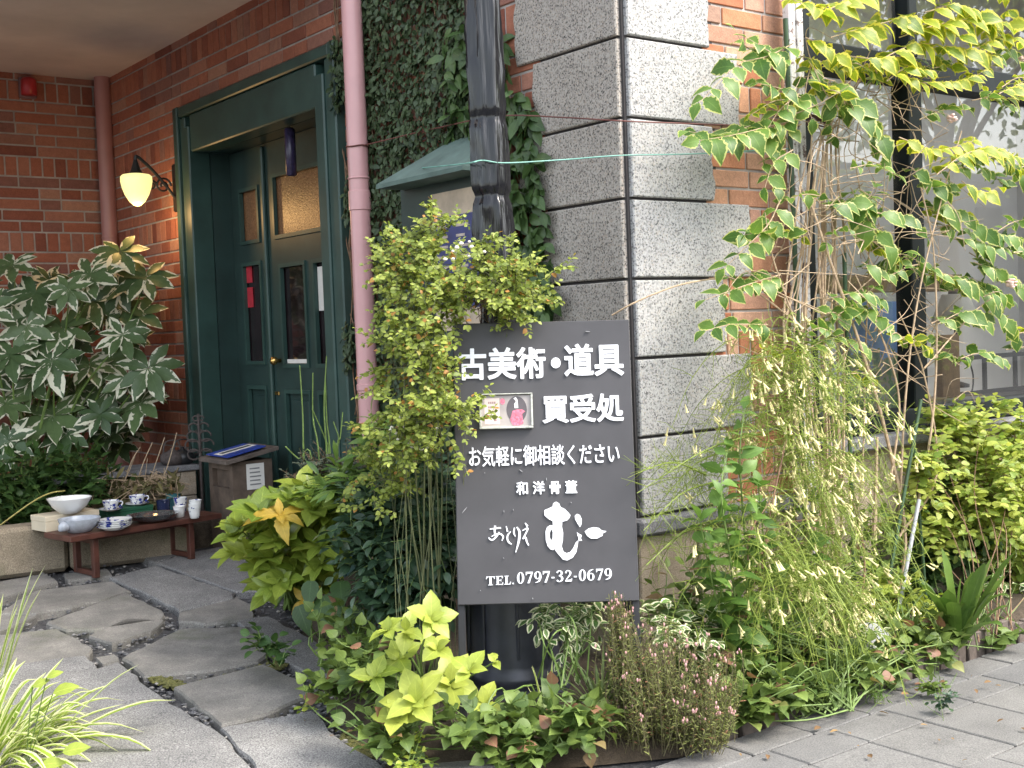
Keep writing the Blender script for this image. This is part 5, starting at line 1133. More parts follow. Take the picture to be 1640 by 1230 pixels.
for (px, py, s_) in ((520, 985, .17), (545, 960, .13), (480, 1000, .12), (565, 1000, .12), (498, 960, .11)):
    c = at(px, py-25, 4.95); Lv.add(c, unit(np.array([0, 0, -1.])+TOCAM*.5+rng.randn(3)*.3), unit(TOCAM+np.array([0, 0, .8])), s_, .5, 'heart', .2, .1); m.tube(curve([G(515, 1030), (G(515, 1030)+c)/2, c], 6), .003, 5)
Lv.build('foliage', M_DARKG, root); part(m, 'stems', STEMG, root)
blob_plant('variegated_ivy', 'white edged trailing ivy at the right foot of the signboard', at(905, 1080, 4.25), [(912, 1015, 4.32, 24, 38, .05), (880, 982, 4.36, 26, 14, .05), (940, 985, 4.36, 28, 22, .06)], .058, .5, 'ovate', M_VINCA, STEMG, .045, .12, 40, upb=-.3)
# liriope-like straps
def strap_plant(name, label, base, n, L_, W, mat, lean=(0, 0, 0), spread=.7, width_shape='strap', droop=(.2, .9), cat='plant', jr=.03):
    root = plant(name, base, label, cat); Lv = Leaves(); m = MB()
    for k in range(n):
        q = rng.rand()*6.28; e = rng.uniform(.15, 1)*spread; d = unit(np.array([cos(q)*e, sin(q)*e, 1-.45*e])+np.asarray(lean)); Ls = L_*rng.uniform(.55, 1.1); dr = rng.uniform(*droop); b = np.asarray(base)+np.array([cos(q), sin(q), 0])*rng.rand()*jr
        cv = curve([b, b+d*Ls*.4+np.array([0, 0, -.03*dr*Ls]), b+d*Ls*.75+np.array([0, 0, -.28*dr*Ls]), b+d*Ls+np.array([0, 0, -.62*dr*Ls])], 9); r_v = rng.rand(); w_ = W*rng.uniform(.7, 1.15)
        t = unit(np.gradient(cv, axis=0)); sd_ = unit(np.cross(t, [0, 0, 1.])+1e-6); nn_ = np.cross(sd_, t); nrow = len(cv); v = np.linspace(0, 1, nrow); hw_ = w_*np.minimum(1, 3*(1-v)+.02)**.8*np.minimum(1, .45+v*2)/2
        V = []; U = []
        for i in range(nrow):
            for sg in (-1, 0, 1): V.append(cv[i]+sd_[i]*sg*hw_[i]+nn_[i]*abs(sg)*hw_[i]*.35); U.append((.5+.5*sg, v[i]))
        Lv.mb.add(V, [(i*3+j, i*3+j+1, (i+1)*3+j+1, (i+1)*3+j) for i in range(nrow-1) for j in range(2)], r_v, U)
    Lv.build('blades', mat, root); return root
strap_plant('strap_grass', 'grassy clump with narrow arching blades right of the lamp post base', onZ(962, 1150, .08), 60, .30, .010, leaf_mat('grey green blade', (.10, .16, .05), (.22, .29, .10), rough=.5, trans=.3, vein=0), lean=(-.25, -.2, 0), spread=.9)
strap_plant('blade_plant', 'two pale striped upright blades before the lamp post base', onZ(880, 1150, .1), 5, .22, .012, M_GRASS, spread=.35, droop=(0, .2))
strap_plant('striped_grass', 'yellow and white striped grass at the front left corner', onZ(-20, 1240, 0)+np.array([.02, .05, 0]), 105, .50, .026, M_GRASS, lean=(.45, -.1, .1), spread=1.0, jr=.16)
strap_plant('tall_striped_grass', 'few tall striped blades at the left edge of the path', onZ(-25, 1150, 0), 14, .66, .026, M_GRASS, lean=(.35, 0, .6), spread=.4, droop=(.0, .3), jr=.06)
root = plant('broad_leaf_weed', onZ(60, 1225, 0), 'broad lime leaves poking out of the striped grass', 'plant'); Lv = Leaves(); m = MB()
for (px, py, s_) in ((95, 1110, .085), (62, 1100, .06), (110, 1205, .09), (85, 1085, .055), (75, 1225, .08)): c = at(px-10, py, 3.95); Lv.add(c, unit(RT+UP*rng.randn()*.4), unit(TOCAM+np.array([0, 0, 1.])), s_, .45, 'ovate', .2, .2, .5); m.tube(curve([at(40, 1235, 4.05), c], 5), .002, 4)
Lv.build('foliage', M_LIME, root); part(m, 'stems', STEMG, root)

# ---- heather like plant with pink tips
def needle_plant(name, label, base, blobs, n, ln=.016):
    root = plant(name, base, label, 'plant'); Lv = Leaves(); m = MB(); fl = MB(); base = np.asarray(base, float)
    for k in range(n):
        b = blobs[rng.randint(len(blobs))]; d = unit(rng.randn(3)); q = rng.rand()**.5; p = at(b[0]+d[0]*q*b[3], b[1]-d[1]*q*b[4], b[2]+d[2]*q*b[5]); p[2] = max(p[2], .04)
        bb = base+np.array([rng.randn()*.10, rng.randn()*.06, 0]); bb[0] += (p[0]-bb[0])*.8; bb[1] += (p[1]-bb[1])*.8; cv = curve([bb, (bb+p)/2+np.array([0, 0, .02])+rng.randn(3)*.02, p], 9); m.tube(cv, np.linspace(.0014, .0008, len(cv)), 3)
        alt_leaves(Lv, cv[1:], .0105, ln*1.15, .15, 'small', .1, 0, 'spiral', .5, .1)
        if rng.rand() < .2:
            for j in range(rng.randint(1, 4)):
                c = cv[-1]+rng.randn(3)*.008; R = rng.uniform(.0028, .0045); fl.lathe([(R*.4, -R*1.5), (R, 0), (R*.7, R*1.3), (0, R*1.7)], c, 5)
    Lv.build('foliage', M_HEATH, root); part(m, 'stems', plain('olive twig', (.10, .09, .04), .8, var=.3), root); part(fl, 'blossoms', M_PINKF, root)['kind'] = 'stuff'; return root
needle_plant('heather', 'wispy brownish heather with tiny pink blossoms right of the signboard', onZ(1070, 1185, .02), [(1080, 1090, 4.05, 95, 80, .15), (1010, 1060, 4.1, 60, 95, .12), (1130, 1130, 4.0, 60, 55, .1), (990, 975, 4.15, 22, 30, .04), (1060, 1030, 4.1, 60, 50, .1), (1150, 1060, 4.1, 50, 60, .1)], 430, .019)

# ---- rush like plant with cream tube flowers
BED[:] = [True, 1.13]
root = plant('fountain_plant', onZ(1215, 1110, .08), 'cascading rush stemmed plant with many cream tube flowers against the brick', 'flowering plant'); Lv = Leaves(); m = MB(); fl = MB(); base = np.array([onZ(1200, 1105, .08)[0], 3.1, .08])
rush = MB()
def tubeflower(p, d):
    d = unit(d); L_ = rng.uniform(.028, .041); fl.tube([p, p+d*L_*.35, p+d*L_*.85, p+d*L_], [.0015, .0030, .0042, .0074], 6, cap=False)
def rush_stem(a, d, L_, sag, fl_p):
    d = unit(d); L_ = L_*1.13; cv = curve([a, a+d*L_*.35+np.array([0, 0, -.06*sag*L_]), a+d*L_*.65+np.array([0, 0, -.30*sag*L_]), a+d*L_*.85+np.array([0, 0, -.65*sag*L_])], 9); rush.tube(cv, np.linspace(.0022, .0010, len(cv)), 3, rng.rand())
    for i in range(3, len(cv)):
        for j in range(2):
            d2 = unit(cv[i]-cv[i-1]+rng.randn(3)*.35); e = cv[i]+d2*rng.uniform(.03, .10)+np.array([0, 0, -.012]); rush.tube([cv[i], (cv[i]+e)/2+rng.randn(3)*.004, e], [.0012, .001, .0007], 3, rng.rand())
            if rng.rand() < fl_p*1.5*(1 if e[2] > .22 else .4) and e[1] > 2.80:
                for _ in range(rng.randint(1, 4)): tubeflower(e+rng.randn(3)*.008, d2*.4+np.array([0, 0, -1.])+rng.randn(3)*.3+RT*.35)
for (px, py, kd, n, fp, sx) in ((1265, 560, 4.15, 46, .08, 60), (1300, 620, 4.1, 46, .09, 70), (1240, 660, 4.1, 30, .05, 50), (1280, 740, 4.0, 46, .10, 70), (1310, 790, 3.95, 34, .05, 60), (1200, 800, 4.0, 18, .03, 40), (1230, 880, 3.9, 46, .02, 60), (1340, 860, 3.9, 42, .035, 55), (1270, 930, 3.8, 50, .035, 70), (1340, 960, 3.8, 40, .12, 55)):
    for k in range(n):
        a = at(px+rng.randn()*sx*.4, py+rng.randn()*22, kd+rng.randn()*.06); q = rng.rand()*6.28; d = np.array([cos(q)*.7, sin(q)*.7, 0])+TOCAM*.25*np.array([1, 1, 0])+np.array([0, 0, rng.uniform(-.2, .6)]); rush_stem(a, d, rng.uniform(.18, .40), rng.uniform(.8, 1.6), fp)
for (px0_, py0, px1_, py1) in ((1235, 690, 1020, 790), (1150, 770, 1030, 850), (1160, 830, 1035, 905), (1130, 760, 1022, 757), (1170, 720, 1060, 800)):
    a, b = at(px0_, py0, 4.15), at(px1_, py1, 4.2); cv = curve([a, (a+b)/2+np.array([0, 0, .04]), b], 14); rush.tube(cv, np.linspace(.004, .0016, 15), 4, .3)
    for i in range(2, 14):
        for j in range(5): d2 = unit(cv[i]-cv[i-1]+rng.randn(3)*.8); rush.tube([cv[i], cv[i]+d2*.05+np.array([0, 0, -.004]), cv[i]+d2*.11+np.array([0, 0, -.012])], [.0011, .0009, .0006], 3, rng.rand())
part(rush, 'rush_stems', M_RUSS, root); part(fl, 'flowers', M_CREAMF, root, True)['kind'] = 'stuff'
for pts, r in (([(1185, 1090), (1205, 940), (1240, 850), (1300, 830)], .008), ([(1190, 1085), (1235, 960), (1275, 885), (1330, 800)], .006), ([(1200, 960), (1200, 860), (1235, 800)], .005), ([(1230, 1100), (1262, 980), (1290, 900)], .005), ([(1215, 1000), (1225, 870), (1260, 700)], .005), ([(1365, 1050), (1385, 900), (1360, 780)], .006)): m.tube(curve([at(x, y, 3.92) for x, y in pts], 16), np.linspace(r, r*.5, len(curve([at(x, y, 3.9) for x, y in pts], 16))), 6)
part(m, 'woody_stems', plain('pinkish bark', (.34, .20, .13), .8, var=.3, scale=30), root)

# ---- toothed green plant at the granite foot
root = plant('toothed_leaf_plant', onZ(1195, 1120, .08), 'fresh green toothed leaf plant growing up between granite and cream flowers', 'plant'); Lv = Leaves(); m = MB()
for pts in ([(1190, 1080), (1170, 900), (1155, 790), (1165, 720)], [(1200, 1080), (1195, 900), (1185, 740), (1192, 655)], [(1180, 1080), (1145, 950), (1120, 830)], [(1230, 1080), (1225, 900), (1215, 780)], [(1250, 1060), (1290, 900), (1300, 800)], [(1210, 1080), (1165, 980), (1140, 880)], [(1200, 1110), (1230, 1060), (1240, 1010)], [(1190, 1120), (1200, 1080), (1170, 1040)]):
    cv = curve([at(x, y, 3.86+rng.randn()*.03) for x, y in pts], 16); m.tube(cv, np.linspace(.005, .002, len(cv)), 5); alt_leaves(Lv, cv,   .045, .090, .46, 'serr', .4, .12, 'opp', .5)
Lv.build('foliage', M_SERR, root); part(m, 'stems', STEMG, root)

# ---- weathered white trellis post, stakes
pt = at(1277, 300, 5.0); tp = empty('trellis_post', (pt[0], pt[1], 0), 'weathered white peeling post carrying the climbing plant beside the window', 'post')
PEEL, nt, b_ = new_mat('peeling white paint'); nz = obj_noise(nt, 26, 6, .75); nt.links.new(ramp(nt, nz, [(.41, (.16, .11, .10)), (.47, (.66, .64, .64)), (.72, (.80, .79, .80))]), b_.inputs['Base Color']); b_.inputs['Roughness'].default_value = .85; bump(nt, b_, nz, .6, .004)
for dx in (-.026, .026): m = MB(); m.hull_box((pt[0]+dx, pt[1], 2.1), ME, (.019, .02, 2.1), .004); part(m, 'slat', PEEL, tp)
m = MB(); m.hull_box((pt[0], pt[1]+.018, 2.1), ME, (.012, .018, 2.1), .003); part(m, 'core', WOODG, tp)
m = MB()
for z in (2.27, 2.262, 2.255, 2.28):
    c = np.array([pt[0]+.05, pt[1]-.03, z]); R = rng.uniform(.085, .12); m.tube([c+np.array([cos(t)*R*1.25, sin(t)*R*.75, .012*sin(2*t+z*50)]) for t in np.linspace(0, 6.28, 30)], .0032, 5)
tag(m.build('tie_wire', plain('dark red tie wire', (.09, .035, .03), .6)), 'dark red wire tying the climber to the white post', 'wire')
BAMB = plain('green plastic stake', (.035, .075, .03), .5, var=.3, scale=10); GREYS = plain('grey metal stake', (.42, .43, .45), .4, var=.1)
def stake(pts, k, r, mat, label):
    P_ = [at(x, y, kk) for (x, y), kk in zip(pts, k)]; P_[0][2] = max(.02, P_[0][2]); m = MB(); m.tube(curve(P_, 10), r, 10)
    for f in (.2, .45, .7): q = P_[0]*(1-f)+P_[-1]*f; d = unit(P_[-1]-P_[0])*.006; m.tube([q-d, q, q+d], [r, r*1.15, r], 10)
    return tag(smooth_by(m.build('garden_stake', mat)), label, 'stake', 'garden stakes')
stake([(1300, 1110), (1258, 30)], (4.55, 4.93), .011, BAMB, 'dark green stake standing just left of the white post')
stake([(1370, 1000), (1352, 405)], (4.4, 4.5), .009, BAMB, 'dark green stake in the middle of the bare brown stems')
stake([(1425, 920), (1475, 640)], (4.1, 4.15), .008, BAMB, 'green stake leaning right among the bare stems')
stake([(1432, 1015), (1472, 800)], (4.0, 4.05), .0085, GREYS, 'pale grey metal stake leaning right above the wooden edging')
stake([(1485, 985), (1462, 690)], (4.25, 4.3), .007, BAMB, 'thin green stake behind the grey metal stake')

# ---- climber with cream edged leaves, the yellow ones coloured as if sunlit
cl = plant('variegated_climber', onZ(1330, 1090, .08), 'climbing shrub with cream edged leaves and bundled brown stems on the white post', 'climbing plant'); Lv = Leaves(); Ly = Leaves(); m = MB()
bun = [(1335, 1040), (1320, 800), (1300, 600), (1305, 420), (1325, 260)]
for k in range(17):
    dx = rng.randn()*26; top = [(1330, 200), (1360, 130), (1300, 190), (1395, 100), (1340, 230)][k % 5]; pts = [(1330+rng.randn()*20, 1060), (1318+dx*.8, 800), (1300+dx*1.2, 560), (1310+dx, 380), (1318+dx*.6, 235), top]
    cv = curve([at(x+rng.randn()*6, y, 4.45+.05*i*.4+rng.randn()*.03) for i, (x, y) in enumerate(pts)], 30); m.tube(cv, np.linspace(.0075, .0035, len(cv))*rng.uniform(.6, 1.1), 5)
for pts, r in (([(1420, 1040), (1450, 870), (1420, 700), (1380, 560), (1330, 420), (1300, 330)], .010), ([(1460, 850), (1490, 700), (1500, 560), (1495, 400), (1475, 300)], .007), ([(1440, 840), (1450, 640), (1470, 480), (1505, 330), (1540, 210)], .006), ([(1425, 780), (1440, 640), (1405, 520), (1370, 440)], .006), ([(1440, 860), (1500, 760), (1480, 600), (1440, 500)], .006), ([(1400, 860), (1405, 700)], .012), ([(1480, 590), (1560, 500), (1600, 470)], .004), ([(1290, 560), (1240, 420), (1225, 340)], .004), ([(1360, 520), (1250, 470), (1190, 430)], .003)):
    cv = curve([at(x, y, 4.25) for x, y in pts], 22); m.tube(cv, np.linspace(r, r*.45, len(cv)), 6)
for k in range(190):
    x, y = rng.uniform(1245, 1530), rng.uniform(110, 650); a = at(x, y, 4.4+rng.randn()*.12); d = unit(RT*rng.randn()+UP*rng.randn()+FW*rng.randn()*.4); L_ = rng.uniform(.1, .32); m.tube(curve([a, a+d*L_*.5+rng.randn(3)*.02, a+d*L_], 7), np.linspace(.0024, .001, 8), 4)
m.tube(curve([at(980, 505, 4.62), at(1008, 489, 4.6), at(1045, 472, 4.56), at(1090, 456, 4.5), at(1140, 447, 4.46), at(1170, 445, 4.42), at(1215, 470, 4.4), at(1280, 520, 4.4)], 30), .0035, 5)
part(m, 'stems', STEMP, cl)
def branch(pts, k, ln, mat_l, sp=.070, W=.60, droop=.5, jit=.3, rnd=None, tw=.0028, mode='opp'):
    cv = curve([at(x, y, k+rng.randn()*.03) for x, y in pts], 14); alt_leaves(mat_l, cv, sp, ln, W, 'serr', droop, .12, mode, jit, .2, upw=unit(np.array([0, 0, .9])+TOCAM*.55), rnd=rnd, taper=.2); m2.tube(cv, np.linspace(tw, tw*.4, len(cv)), 5)
m2 = MB()
V_ = [([(1270, 70), (1230, 90), (1180, 105), (1120, 165)], .10), ([(1290, 190), (1240, 200), (1180, 215), (1120, 225)], .105), ([(1280, 150), (1250, 175), (1230, 205)], .105), ([(1260, 100), (1220, 75), (1195, 60)], .08), ([(1320, 130), (1385, 175), (1405, 225)], .12), ([(1350, 160), (1400, 200), (1415, 250)], .11), ([(1300, 100), (1290, 150), (1300, 190)], .09), ([(1310, 120), (1340, 170), (1330, 200)], .085), ([(1380, 320), (1395, 360), (1430, 400)], .12), ([(1400, 340), (1450, 350), (1480, 375)], .10), ([(1480, 330), (1530, 340), (1580, 370), (1625, 380)], .105), ([(1530, 380), (1590, 395), (1640, 400)], .10), ([(1320, 330), (1385, 320), (1400, 300)], .11), ([(1460, 270), (1500, 300), (1510, 330)], .09), ([(1250, 320), (1230, 360), (1190, 400), (1160, 430)], .09), ([(1250, 440), (1200, 455), (1130, 480)], .085), ([(1230, 520), (1170, 520), (1130, 530)], .085), ([(1520, 440), (1570, 470), (1620, 520)], .11), ([(1560, 420), (1610, 440), (1645, 470)], .10), ([(1500, 520), (1545, 500), (1580, 520)], .10), ([(1320, 480), (1370, 470), (1410, 480)], .09), ([(1440, 540), (1400, 500), (1370, 490)], .08), ([(1290, 560), (1340, 540), (1390, 560)], .08), ([(1310, 520), (1350, 500), (1400, 460)], .08), ([(1270, 240), (1240, 260), (1225, 300)], .08), ([(1380, 420), (1420, 440), (1450, 430)], .09)]
for pts, ln in V_:
    branch(pts, 4.28, ln*.92, Lv)
    if rng.rand() < .3: branch([(x+rng.uniform(-25, 25), y+rng.uniform(-20, 20)) for x, y in pts], 4.4, ln*.8, Lv)
for k in range(46):
    x, y = rng.uniform(1235, 1640), rng.uniform(90, 600); a = rng.uniform(-.6, .9); l_ = rng.uniform(35, 90); sg = -1 if x < 1300 else (1 if x > 1420 else (1 if rng.rand() < .5 else -1)); pts = [(x, y), (x+sg*l_*.5, y-10+l_*.2*a), (x+sg*l_, y+l_*.7*a)]
    branch(pts, rng.uniform(4.2, 4.45), rng.uniform(.05, .085), Ly if rng.rand() < (.6 if y < 200 else .25) else Lv, .055, .55, .45, .75)
for k in range(26):
    x, y = rng.uniform(1255, 1420), rng.uniform(150, 620); pts = [(x, y)]
    for j in range(4): pts.append((pts[-1][0]+rng.randn()*34, pts[-1][1]+rng.uniform(-70, 50)))
    cv = curve([at(px, py, rng.uniform(4.2, 4.45)) for px, py in pts], 18); m2.tube(cv, np.linspace(.0028, .0011, 18), 4)
Y_ = [([(1330, 60), (1400, 40), (1470, 30), (1540, 60)], .11), ([(1300, 30), (1360, 0), (1420, -20)], .11), ([(1400, 100), (1470, 70), (1530, 80), (1590, 90)], .115), ([(1480, 20), (1540, 10), (1610, 60)], .11), ([(1440, 60), (1500, 40), (1560, 30), (1620, 40)], .11), ([(1560, 80), (1600, 60), (1650, 70)], .10), ([(1420, 130), (1450, 110), (1490, 115)], .09), ([(1500, 280), (1540, 250), (1580, 240), (1640, 255)], .10), ([(1440, 220), (1500, 240), (1560, 225)], .09), ([(1540, 290), (1570, 310), (1600, 300)], .085), ([(1340, 30), (1300, 10), (1270, 0)], .10), ([(1360, 90), (1420, 100), (1460, 130), (1540, 130), (1590, 105)], .09), ([(1600, 150), (1640, 130)], .08), ([(1380, -30), (1460, -20), (1560, -30), (1640, -10)], .11), ([(1290, 60), (1330, 80), (1360, 110)], .09)]
for pts, ln in Y_:
    branch(pts, 4.2, ln*.92, Ly)
    if rng.rand() < .45: branch([(x+rng.uniform(-30, 30), y+rng.uniform(-15, 30)) for x, y in pts], 4.35, ln*.9, Ly if rng.rand() < .6 else Lv)
Lv.build('foliage', M_VAR, cl); Ly.build('sunlit_foliage', M_VARY, cl); part(m2, 'twigs', STEMP, cl)
m = MB()
for (px, py, R) in ((1620, 455, .035), (1638, 95, .025), (1425, 232, .016), (1415, 248, .012), (1525, 190, .03)):
    c = at(px, py, 4.2)
    for k in range(16): d = unit(rng.randn(3)); m.lathe([(R*.1, -R*.1), (R*.34, R*.05), (R*.30, R*.2), (0, R*.24)], c+d*R*.55, 6)
part(m, 'blossoms', plain('pale pink bloom', (.74, .52, .46), .6, var=.15), cl, True)

# ---- right hand shrub, strap leaves and companions
blob_plant('round_leaf_shrub', 'yellow green rounded leaf shrub below the shop window', onZ(1600, 1010, .08), [(1560, 720, 4.55, 85, 75, .25), (1620, 690, 4.5, 60, 60, .2), (1640, 780, 4.45, 60, 80, .2), (1530, 800, 4.6, 85, 60, .25), (1500, 680, 4.6, 40, 45, .15), (1600, 850, 4.5, 70, 60, .25), (1500, 840, 4.45, 60, 50, .15), (1590, 790, 4.2, 70, 60, .15), (1480, 760, 4.2, 40, 50, .1), (1640, 900, 4.2, 30, 60, .1)], .050, .5, 'round', M_SHRUB, STEMB, .040, .22, 430, mode='opp', upb=.15, droop=.15, rnd=None, every=40, stem_r=.003)
blob_plant('dark_round_shrub', 'darker green shrub mass below the yellow green shrub', onZ(1560, 1020, .08), [(1500, 840, 4.85, 80, 70, .15), (1600, 870, 4.85, 90, 60, .15), (1650, 900, 4.6, 40, 80, .2), (1455, 890, 4.8, 40, 80, .15)], .060, .55, 'ovate', M_DARKG, STEMG, .045, .2, 300, mode='opp', stem_r=.0015, every=20)
strap_plant('strap_leaf_plant', 'rosette of broad glossy strap leaves below the window', onZ(1535, 1030, .08), 26, .44, .055, M_STRAP, lean=(0, -.2, .2), spread=.8, droop=(.05, .6))
blob_plant('lime_ground_plant', 'lime leaved ground plant by the grey metal stake', onZ(1440, 1040, .08), [(1455, 985, 4.05, 55, 45, .1), (1420, 960, 4.1, 35, 50, .1), (1500, 1010, 4.0, 35, 30, .1)], .065, .48, 'ovate', M_LIME, STEMG, .045, .12, 60, upb=.7)
blob_plant('variegated_vinca', 'white edged trailing plant over the strap leaves', onZ(1600, 1000, .08), [(1590, 930, 4.3, 35, 45, .08), (1640, 990, 4.2, 30, 50, .08)], .06, .42, 'ovate', M_VINCA, STEMG, .05, .14, 24, upb=.2)
blob_plant('white_edged_creeper', 'white edged small leaves spilling below the cream flowers', onZ(1380, 1060, .08), [(1400, 1060, 3.75, 45, 28, .06), (1370, 1020, 3.8, 40, 30, .06), (1120, 1010, 3.95, 45, 50, .08), (1060, 1000, 4.0, 30, 40, .08)], .05, .45, 'ovate', M_VINCA, STEMG, .042, .12, 60, upb=.2)
blob_plant('leafy_filler', 'mid green leafy growth at the foot of the granite corner', onZ(1100, 1100, .08), [(1090, 960, 4.25, 60, 60, .12), (1150, 1000, 4.1, 60, 60, .12), (1250, 1040, 4.0, 60, 50, .1), (1350, 970, 4.2, 60, 60, .1), (1400, 900, 4.4, 40, 90, .1)], .06, .46, 'ovate', M_HOUT, STEMG, .045, .14, 170, upb=.5)
for (px, py, lab) in ((1250, 0, ''),): pass
BED[:] = [False, 1.0]
blob_plant('pavement_weed', 'small rosette weed growing in the joint of the pavers', onZ(1492, 1108, .0), [(1492, 1100, 4.56, 16, 7, .03)], .032, .5, 'round', M_HOUT, STEMG, .014, .05, 14, upb=.8, stem_r=.001)
blob_plant('joint_weed', 'grey green weed in the paver joint beneath the rosette weed', onZ(1513, 1143, .0), [(1513, 1135, 4.36, 20, 6, .03)], .026, .5, 'round', M_DEEP, STEMG, .014, .05, 10, upb=.8, stem_r=.001)
blob_plant('spiky_weed', 'bright needle leaved weed at the wooden edging', onZ(1398, 1130, .0), [(1398, 1110, 4.5, 18, 16, .03)], .034, .18, 'lance', M_STRAP, STEMG, .008, .06, 12, upb=1, mode='spiral', stem_r=.001)

# ---- wooden edging, rock, fallen leaves
root = empty('wooden_edging', (4.2, 2.9, 0), 'low edging of split wooden stakes along the planting bed', 'edging')
x = 3.05
while x < 6.2:
    w_ = rng.uniform(.045, .075); h_ = .088+rng.randn()*.018; m = MB(); tl = rng.randn()*.12; ax = np.array([(cos(tl), 0, -sin(tl)), (0, 1, 0), (sin(tl), 0, cos(tl))]); m.hull_box((x+w_/2, 2.885+rng.randn()*.006, h_/2-.01), ax, (w_/2-.002, .014, h_/2+.01), .004); part(m, 'stake', WOODG, root); x += w_+.004
c = onZ(1392, 1060, .1); root = None; m = MB()
pts_ = unit(rng.randn(90, 3))
import bmesh
bm = bmesh.new(); bmesh.ops.create_icosphere(bm, subdivisions=3, radius=1)
for v in bm.verts: p = np.array(v.co); s_ = 1+.18*sin(3*p[0]+1)*cos(4*p[1])+.08*sin(9*p[2]+5*p[0]); v.co = Vector((p[0]*.10*s_, p[1]*.07*s_, p[2]*.085*s_))
me = bpy.data.meshes.new('rock'); bm.to_mesh(me); bm.free(); me.materials.append(stone_mat('pale rock', [(.25, .26, .26), (.38, .39, .38), (.5, .5, .49)], 12, .9, .4)); me.attributes.new('rnd', 'FLOAT', 'POINT'); o = bpy.data.objects.new('rock', me); o.location = onY(1395, 1035, 3.02); C.objects.link(o); me.polygons.foreach_set('use_smooth', np.ones(len(me.polygons), bool)); tag(o, 'pale grey rock among the cream flowers at the bed edge', 'rock')
Lv = Leaves(); P_ = []
for k in range(70):
    px, py = (rng.uniform(480, 760), rng.uniform(1130, 1225)) if k < 34 else (rng.uniform(1100, 1640), rng.uniform(1080, 1225)); q = onG(px, py); P_.append(q+np.array([0, 0, .012 if py > 1125 else .03]))
n = len(P_); Lv.add(np.array(P_), np.c_[rng.randn(n, 2), rng.randn(n)*.1], np.c_[rng.randn(n, 2)*.3, np.ones(n)], rng.uniform(.012, .04, n), .4, 'ovate', .1, .4)
root = empty('leaf_litter', (2.4, 3.2, 0), 'scattered small dry fallen leaves on the pavement and bed edge', 'leaf litter'); root['kind'] = 'stuff'; Lv.build('dry_leaves', M_DRY, root)

# ================================================================== INSIDE THE SHOP WINDOW
def inner(px, py, y): return onY(px, py, y)
pa, pb_, pc_, pd = inner(1338, 470, 3.98), inner(1468, 475, 3.9), inner(1470, 610, 3.8), inner(1390, 640, 3.8)
fr = empty('framed_poster', (pb_[0]-.2, 3.9, 1.0), 'blue poster in a white mount leaning inside the shop window', 'poster')
PXr = inner(1468, 474, 3.9)[0]; z1 = inner(1468, 474, 3.9)[2]; x0 = inner(1345, 500, 3.9)[0]; z0 = z1-.62
axp = np.array([(1, 0, 0), (0, cos(.12), -sin(.12)), (0, sin(.12), cos(.12))])
m = MB(); cpp = np.array([(x0+PXr)/2, 3.9, (z0+z1)/2]); m.hull_box(cpp, axp, ((PXr-x0)/2, .012, .31), .003); part(m, 'mount', plain('white mount', (.72, .70, .66), .5), fr)
SKYB, nt, b_ = new_mat('printed landscape'); tc = N(nt, 'ShaderNodeTexCoord'); sx = N(nt, 'ShaderNodeSeparateXYZ'); nt.links.new(tc.outputs['Object'], sx.inputs[0]); 
nzp = obj_noise(nt, 14, 4); land = ramp(nt, nzp, [(.38, (.04, .16, .05)), (.5, (.16, .30, .10)), (.56, (.45, .38, .22)), (.66, (.10, .22, .45))])
ad = N(nt, 'ShaderNodeMath', operation='MULTIPLY_ADD'); nt.links.new(nzp, ad.inputs[0]); ad.inputs[1].default_value = .5; nt.links.new(sx.outputs[2], ad.inputs[2])
fz = cpp[2]-1.0
mk = ramp(nt, ad.outputs[0], [(.0, (0, 0, 0)), (1, (1, 1, 1))]); 
gt = N(nt, 'ShaderNodeMath', operation='GREATER_THAN'); nt.links.new(ad.outputs[0], gt.inputs[0]); gt.inputs[1].default_value = fz+.25+.03
nt.links.new(mixc(nt, gt.outputs[0], land, (.20, .38, .80)), b_.inputs['Base Color']); b_.inputs['Roughness'].default_value = .3
m = MB(); m.hull_box(cpp-axp[1]*.014, axp, ((PXr-x0)/2-.022, .003, .285), .001); part(m, 'print', SKYB, fr)
root = empty('wooden_beam', (4.9, 4.2, 1.4), 'carved brown wooden board behind the poster in the window', 'board'); m = MB(); a = inner(1330, 470, 4.25); b = inner(1470, 440, 4.25); m.hull_box(((a[0]+b[0])/2+.1, 4.25, (a[2]+b[2])/2), ME, ((b[0]-a[0])/2+.3, .02, .05), .006); m.hull_box(((b[0])+.35, 4.3, .95), ME, (.09, .03, .35), .006); m.hull_box((b[0]-.1, 4.3, .68), ME, (.7, .08, .25), .006); part(m, 'board', plain('mid brown wood', (.30, .19, .09), .5, var=.35, scale=16), root)
c = inner(1530, 500, 4.7); root = empty('table_lamp', c-np.array([0, 0, .5]), 'white shaded table lamp inside the shop window', 'lamp'); m = MB(); m.lathe([(.16, -.07), (.085, .12), (.08, .12), (.155, -.07)], c, 30); part(m, 'lamp_shade', plain('cream shade', (.75, .72, .62), .8, var=.05), root, True)
m = MB(); m.tube([c-np.array([0, 0, .5]), c-np.array([0, 0, .02])], .012, 8); m.lathe([(.08, -.5), (.08, -.48), (.02, -.46)], c, 20); m.lathe([(.03, .10), (.045, .12), (.04, .16), (.0, .17)], c, 14); part(m, 'stand', BLACKM, root)
a = inner(1525, 575, 4.3); b = inner(1700, 575, 4.3); root = empty('black_rack', (a[0], 4.3, .9), 'black metal rack standing inside the shop window', 'rack'); m = MB()
for z in (a[2], a[2]-.22): m.hull_box(((a[0]+b[0])/2, 4.3, z), ME, ((b[0]-a[0])/2, .012, .014), .003)
for x in (a[0], a[0]+.37, a[0]+.72): m.hull_box((x, 4.315, a[2]-.25), ME, (.012, .012, .27), .003)
part(m, 'frame', BLACKM, root)
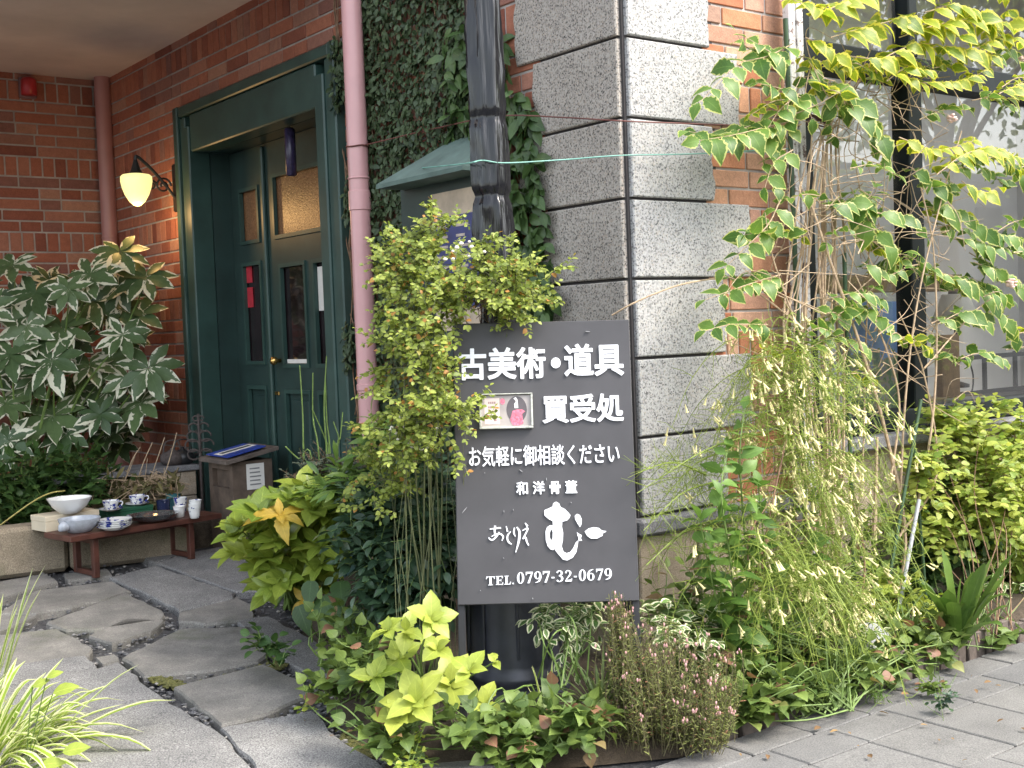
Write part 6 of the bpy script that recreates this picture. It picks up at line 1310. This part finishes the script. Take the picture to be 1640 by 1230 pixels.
m = MB(); cc = np.array([a[0]+.2, 4.35, a[2]-.14]); root = empty('wire_basket', cc, 'dark hooped basket in front of the black rack', 'basket'); m.tube([cc+np.array([cos(t)*.10, 0, sin(t)*.13]) for t in np.linspace(0, 6.28, 30)], .006, 6); part(m, 'hoop', BLACKM, root); m = MB(); m.lathe([(.07, -.24), (.10, -.10), (.095, -.10), (.06, -.23)], cc, 20); part(m, 'body', plain('dark wicker', (.04, .04, .04), .8), root)
root = empty('window_shelf', (5.3, 4.1, .9), 'dark display shelf along the inside of the window', 'shelf'); m = MB(); m.hull_box((6.0, 4.0, .90), ME, (1.9, .35, .02), .004); part(m, 'board', plain('dark shelf', (.05, .045, .045), .5), root)
m = MB(); q = inner(1560, 640, 4.0); m.hull_box((q[0], 4.0, .93), ME, (.14, .1, .008), .002); tag(m.build('paper_sheet', PAPER), 'white paper lying on the shelf inside the window', 'paper')
# ================================================================== ACROSS THE STREET (out of view; house added for the window's grey reflection)
tr = plant('street_tree', (12.4, -.9, 0), 'leafy street tree standing across the pavement, mirrored in the shop window', 'tree')
m = MB(); m.tube(curve([(12.4, -.9, -.05), (12.45, -.9, 1.5), (12.35, -.87, 3.2), (12.4, -.9, 5.5)], 16), np.linspace(.16, .07, 16), 12); cen = np.array([12.4, -.9, 4.6])
tips = []
for k in range(26):
    d = rand_dirs(1, (0, 0, .35))[0]; e = cen+d*np.array([2.2, 1.8, 1.9])*rng.uniform(.55, 1); s_ = np.array([12.4, -.9, rng.uniform(2.2, 5)]); m.tube(curve([s_, (s_+e)/2+np.array([0, 0, .2]), e], 8), np.linspace(.045, .01, 8), 5); tips.append(e)
part(m, 'trunk', STEMB, tr); Lv = Leaves(); n = 6500; P_ = np.array(tips)[rng.randint(len(tips), size=n)]+rng.randn(n, 3)*.42
Lv.add(P_, rand_dirs(n, (0, 0, -.3)), rand_dirs(n, (0, 0, .8)), rng.uniform(.08, .15, n), .5, 'small', .2, .2); Lv.build('crown', M_SHRUB, tr)
ob = empty('added_house', (6, -14, 0), 'pale house added unseen across the street to grey the shop window reflection', 'building')  # house added to give the glass a plain grey reflection
m = MB(); m.box((-8, -16, -.05), (60, -13, 5.2)); part(m, 'wall', plain('pale render', (.36, .35, .33), .9, var=.08, scale=.6), ob)
m = MB()
for x in np.arange(-6, 58, 3.2): m.box((x, -12.99, 1.0), (x+1.3, -12.9, 2.4)); m.box((x, -12.99, 3.3), (x+1.3, -12.9, 4.5))
part(m, 'windows', FRAME, ob)['kind'] = 'stuff'
m = MB(); m.box((-8.4, -16.3, 5.2), (60.4, -12.6, 5.4)); part(m, 'roof', PLINTH, ob)
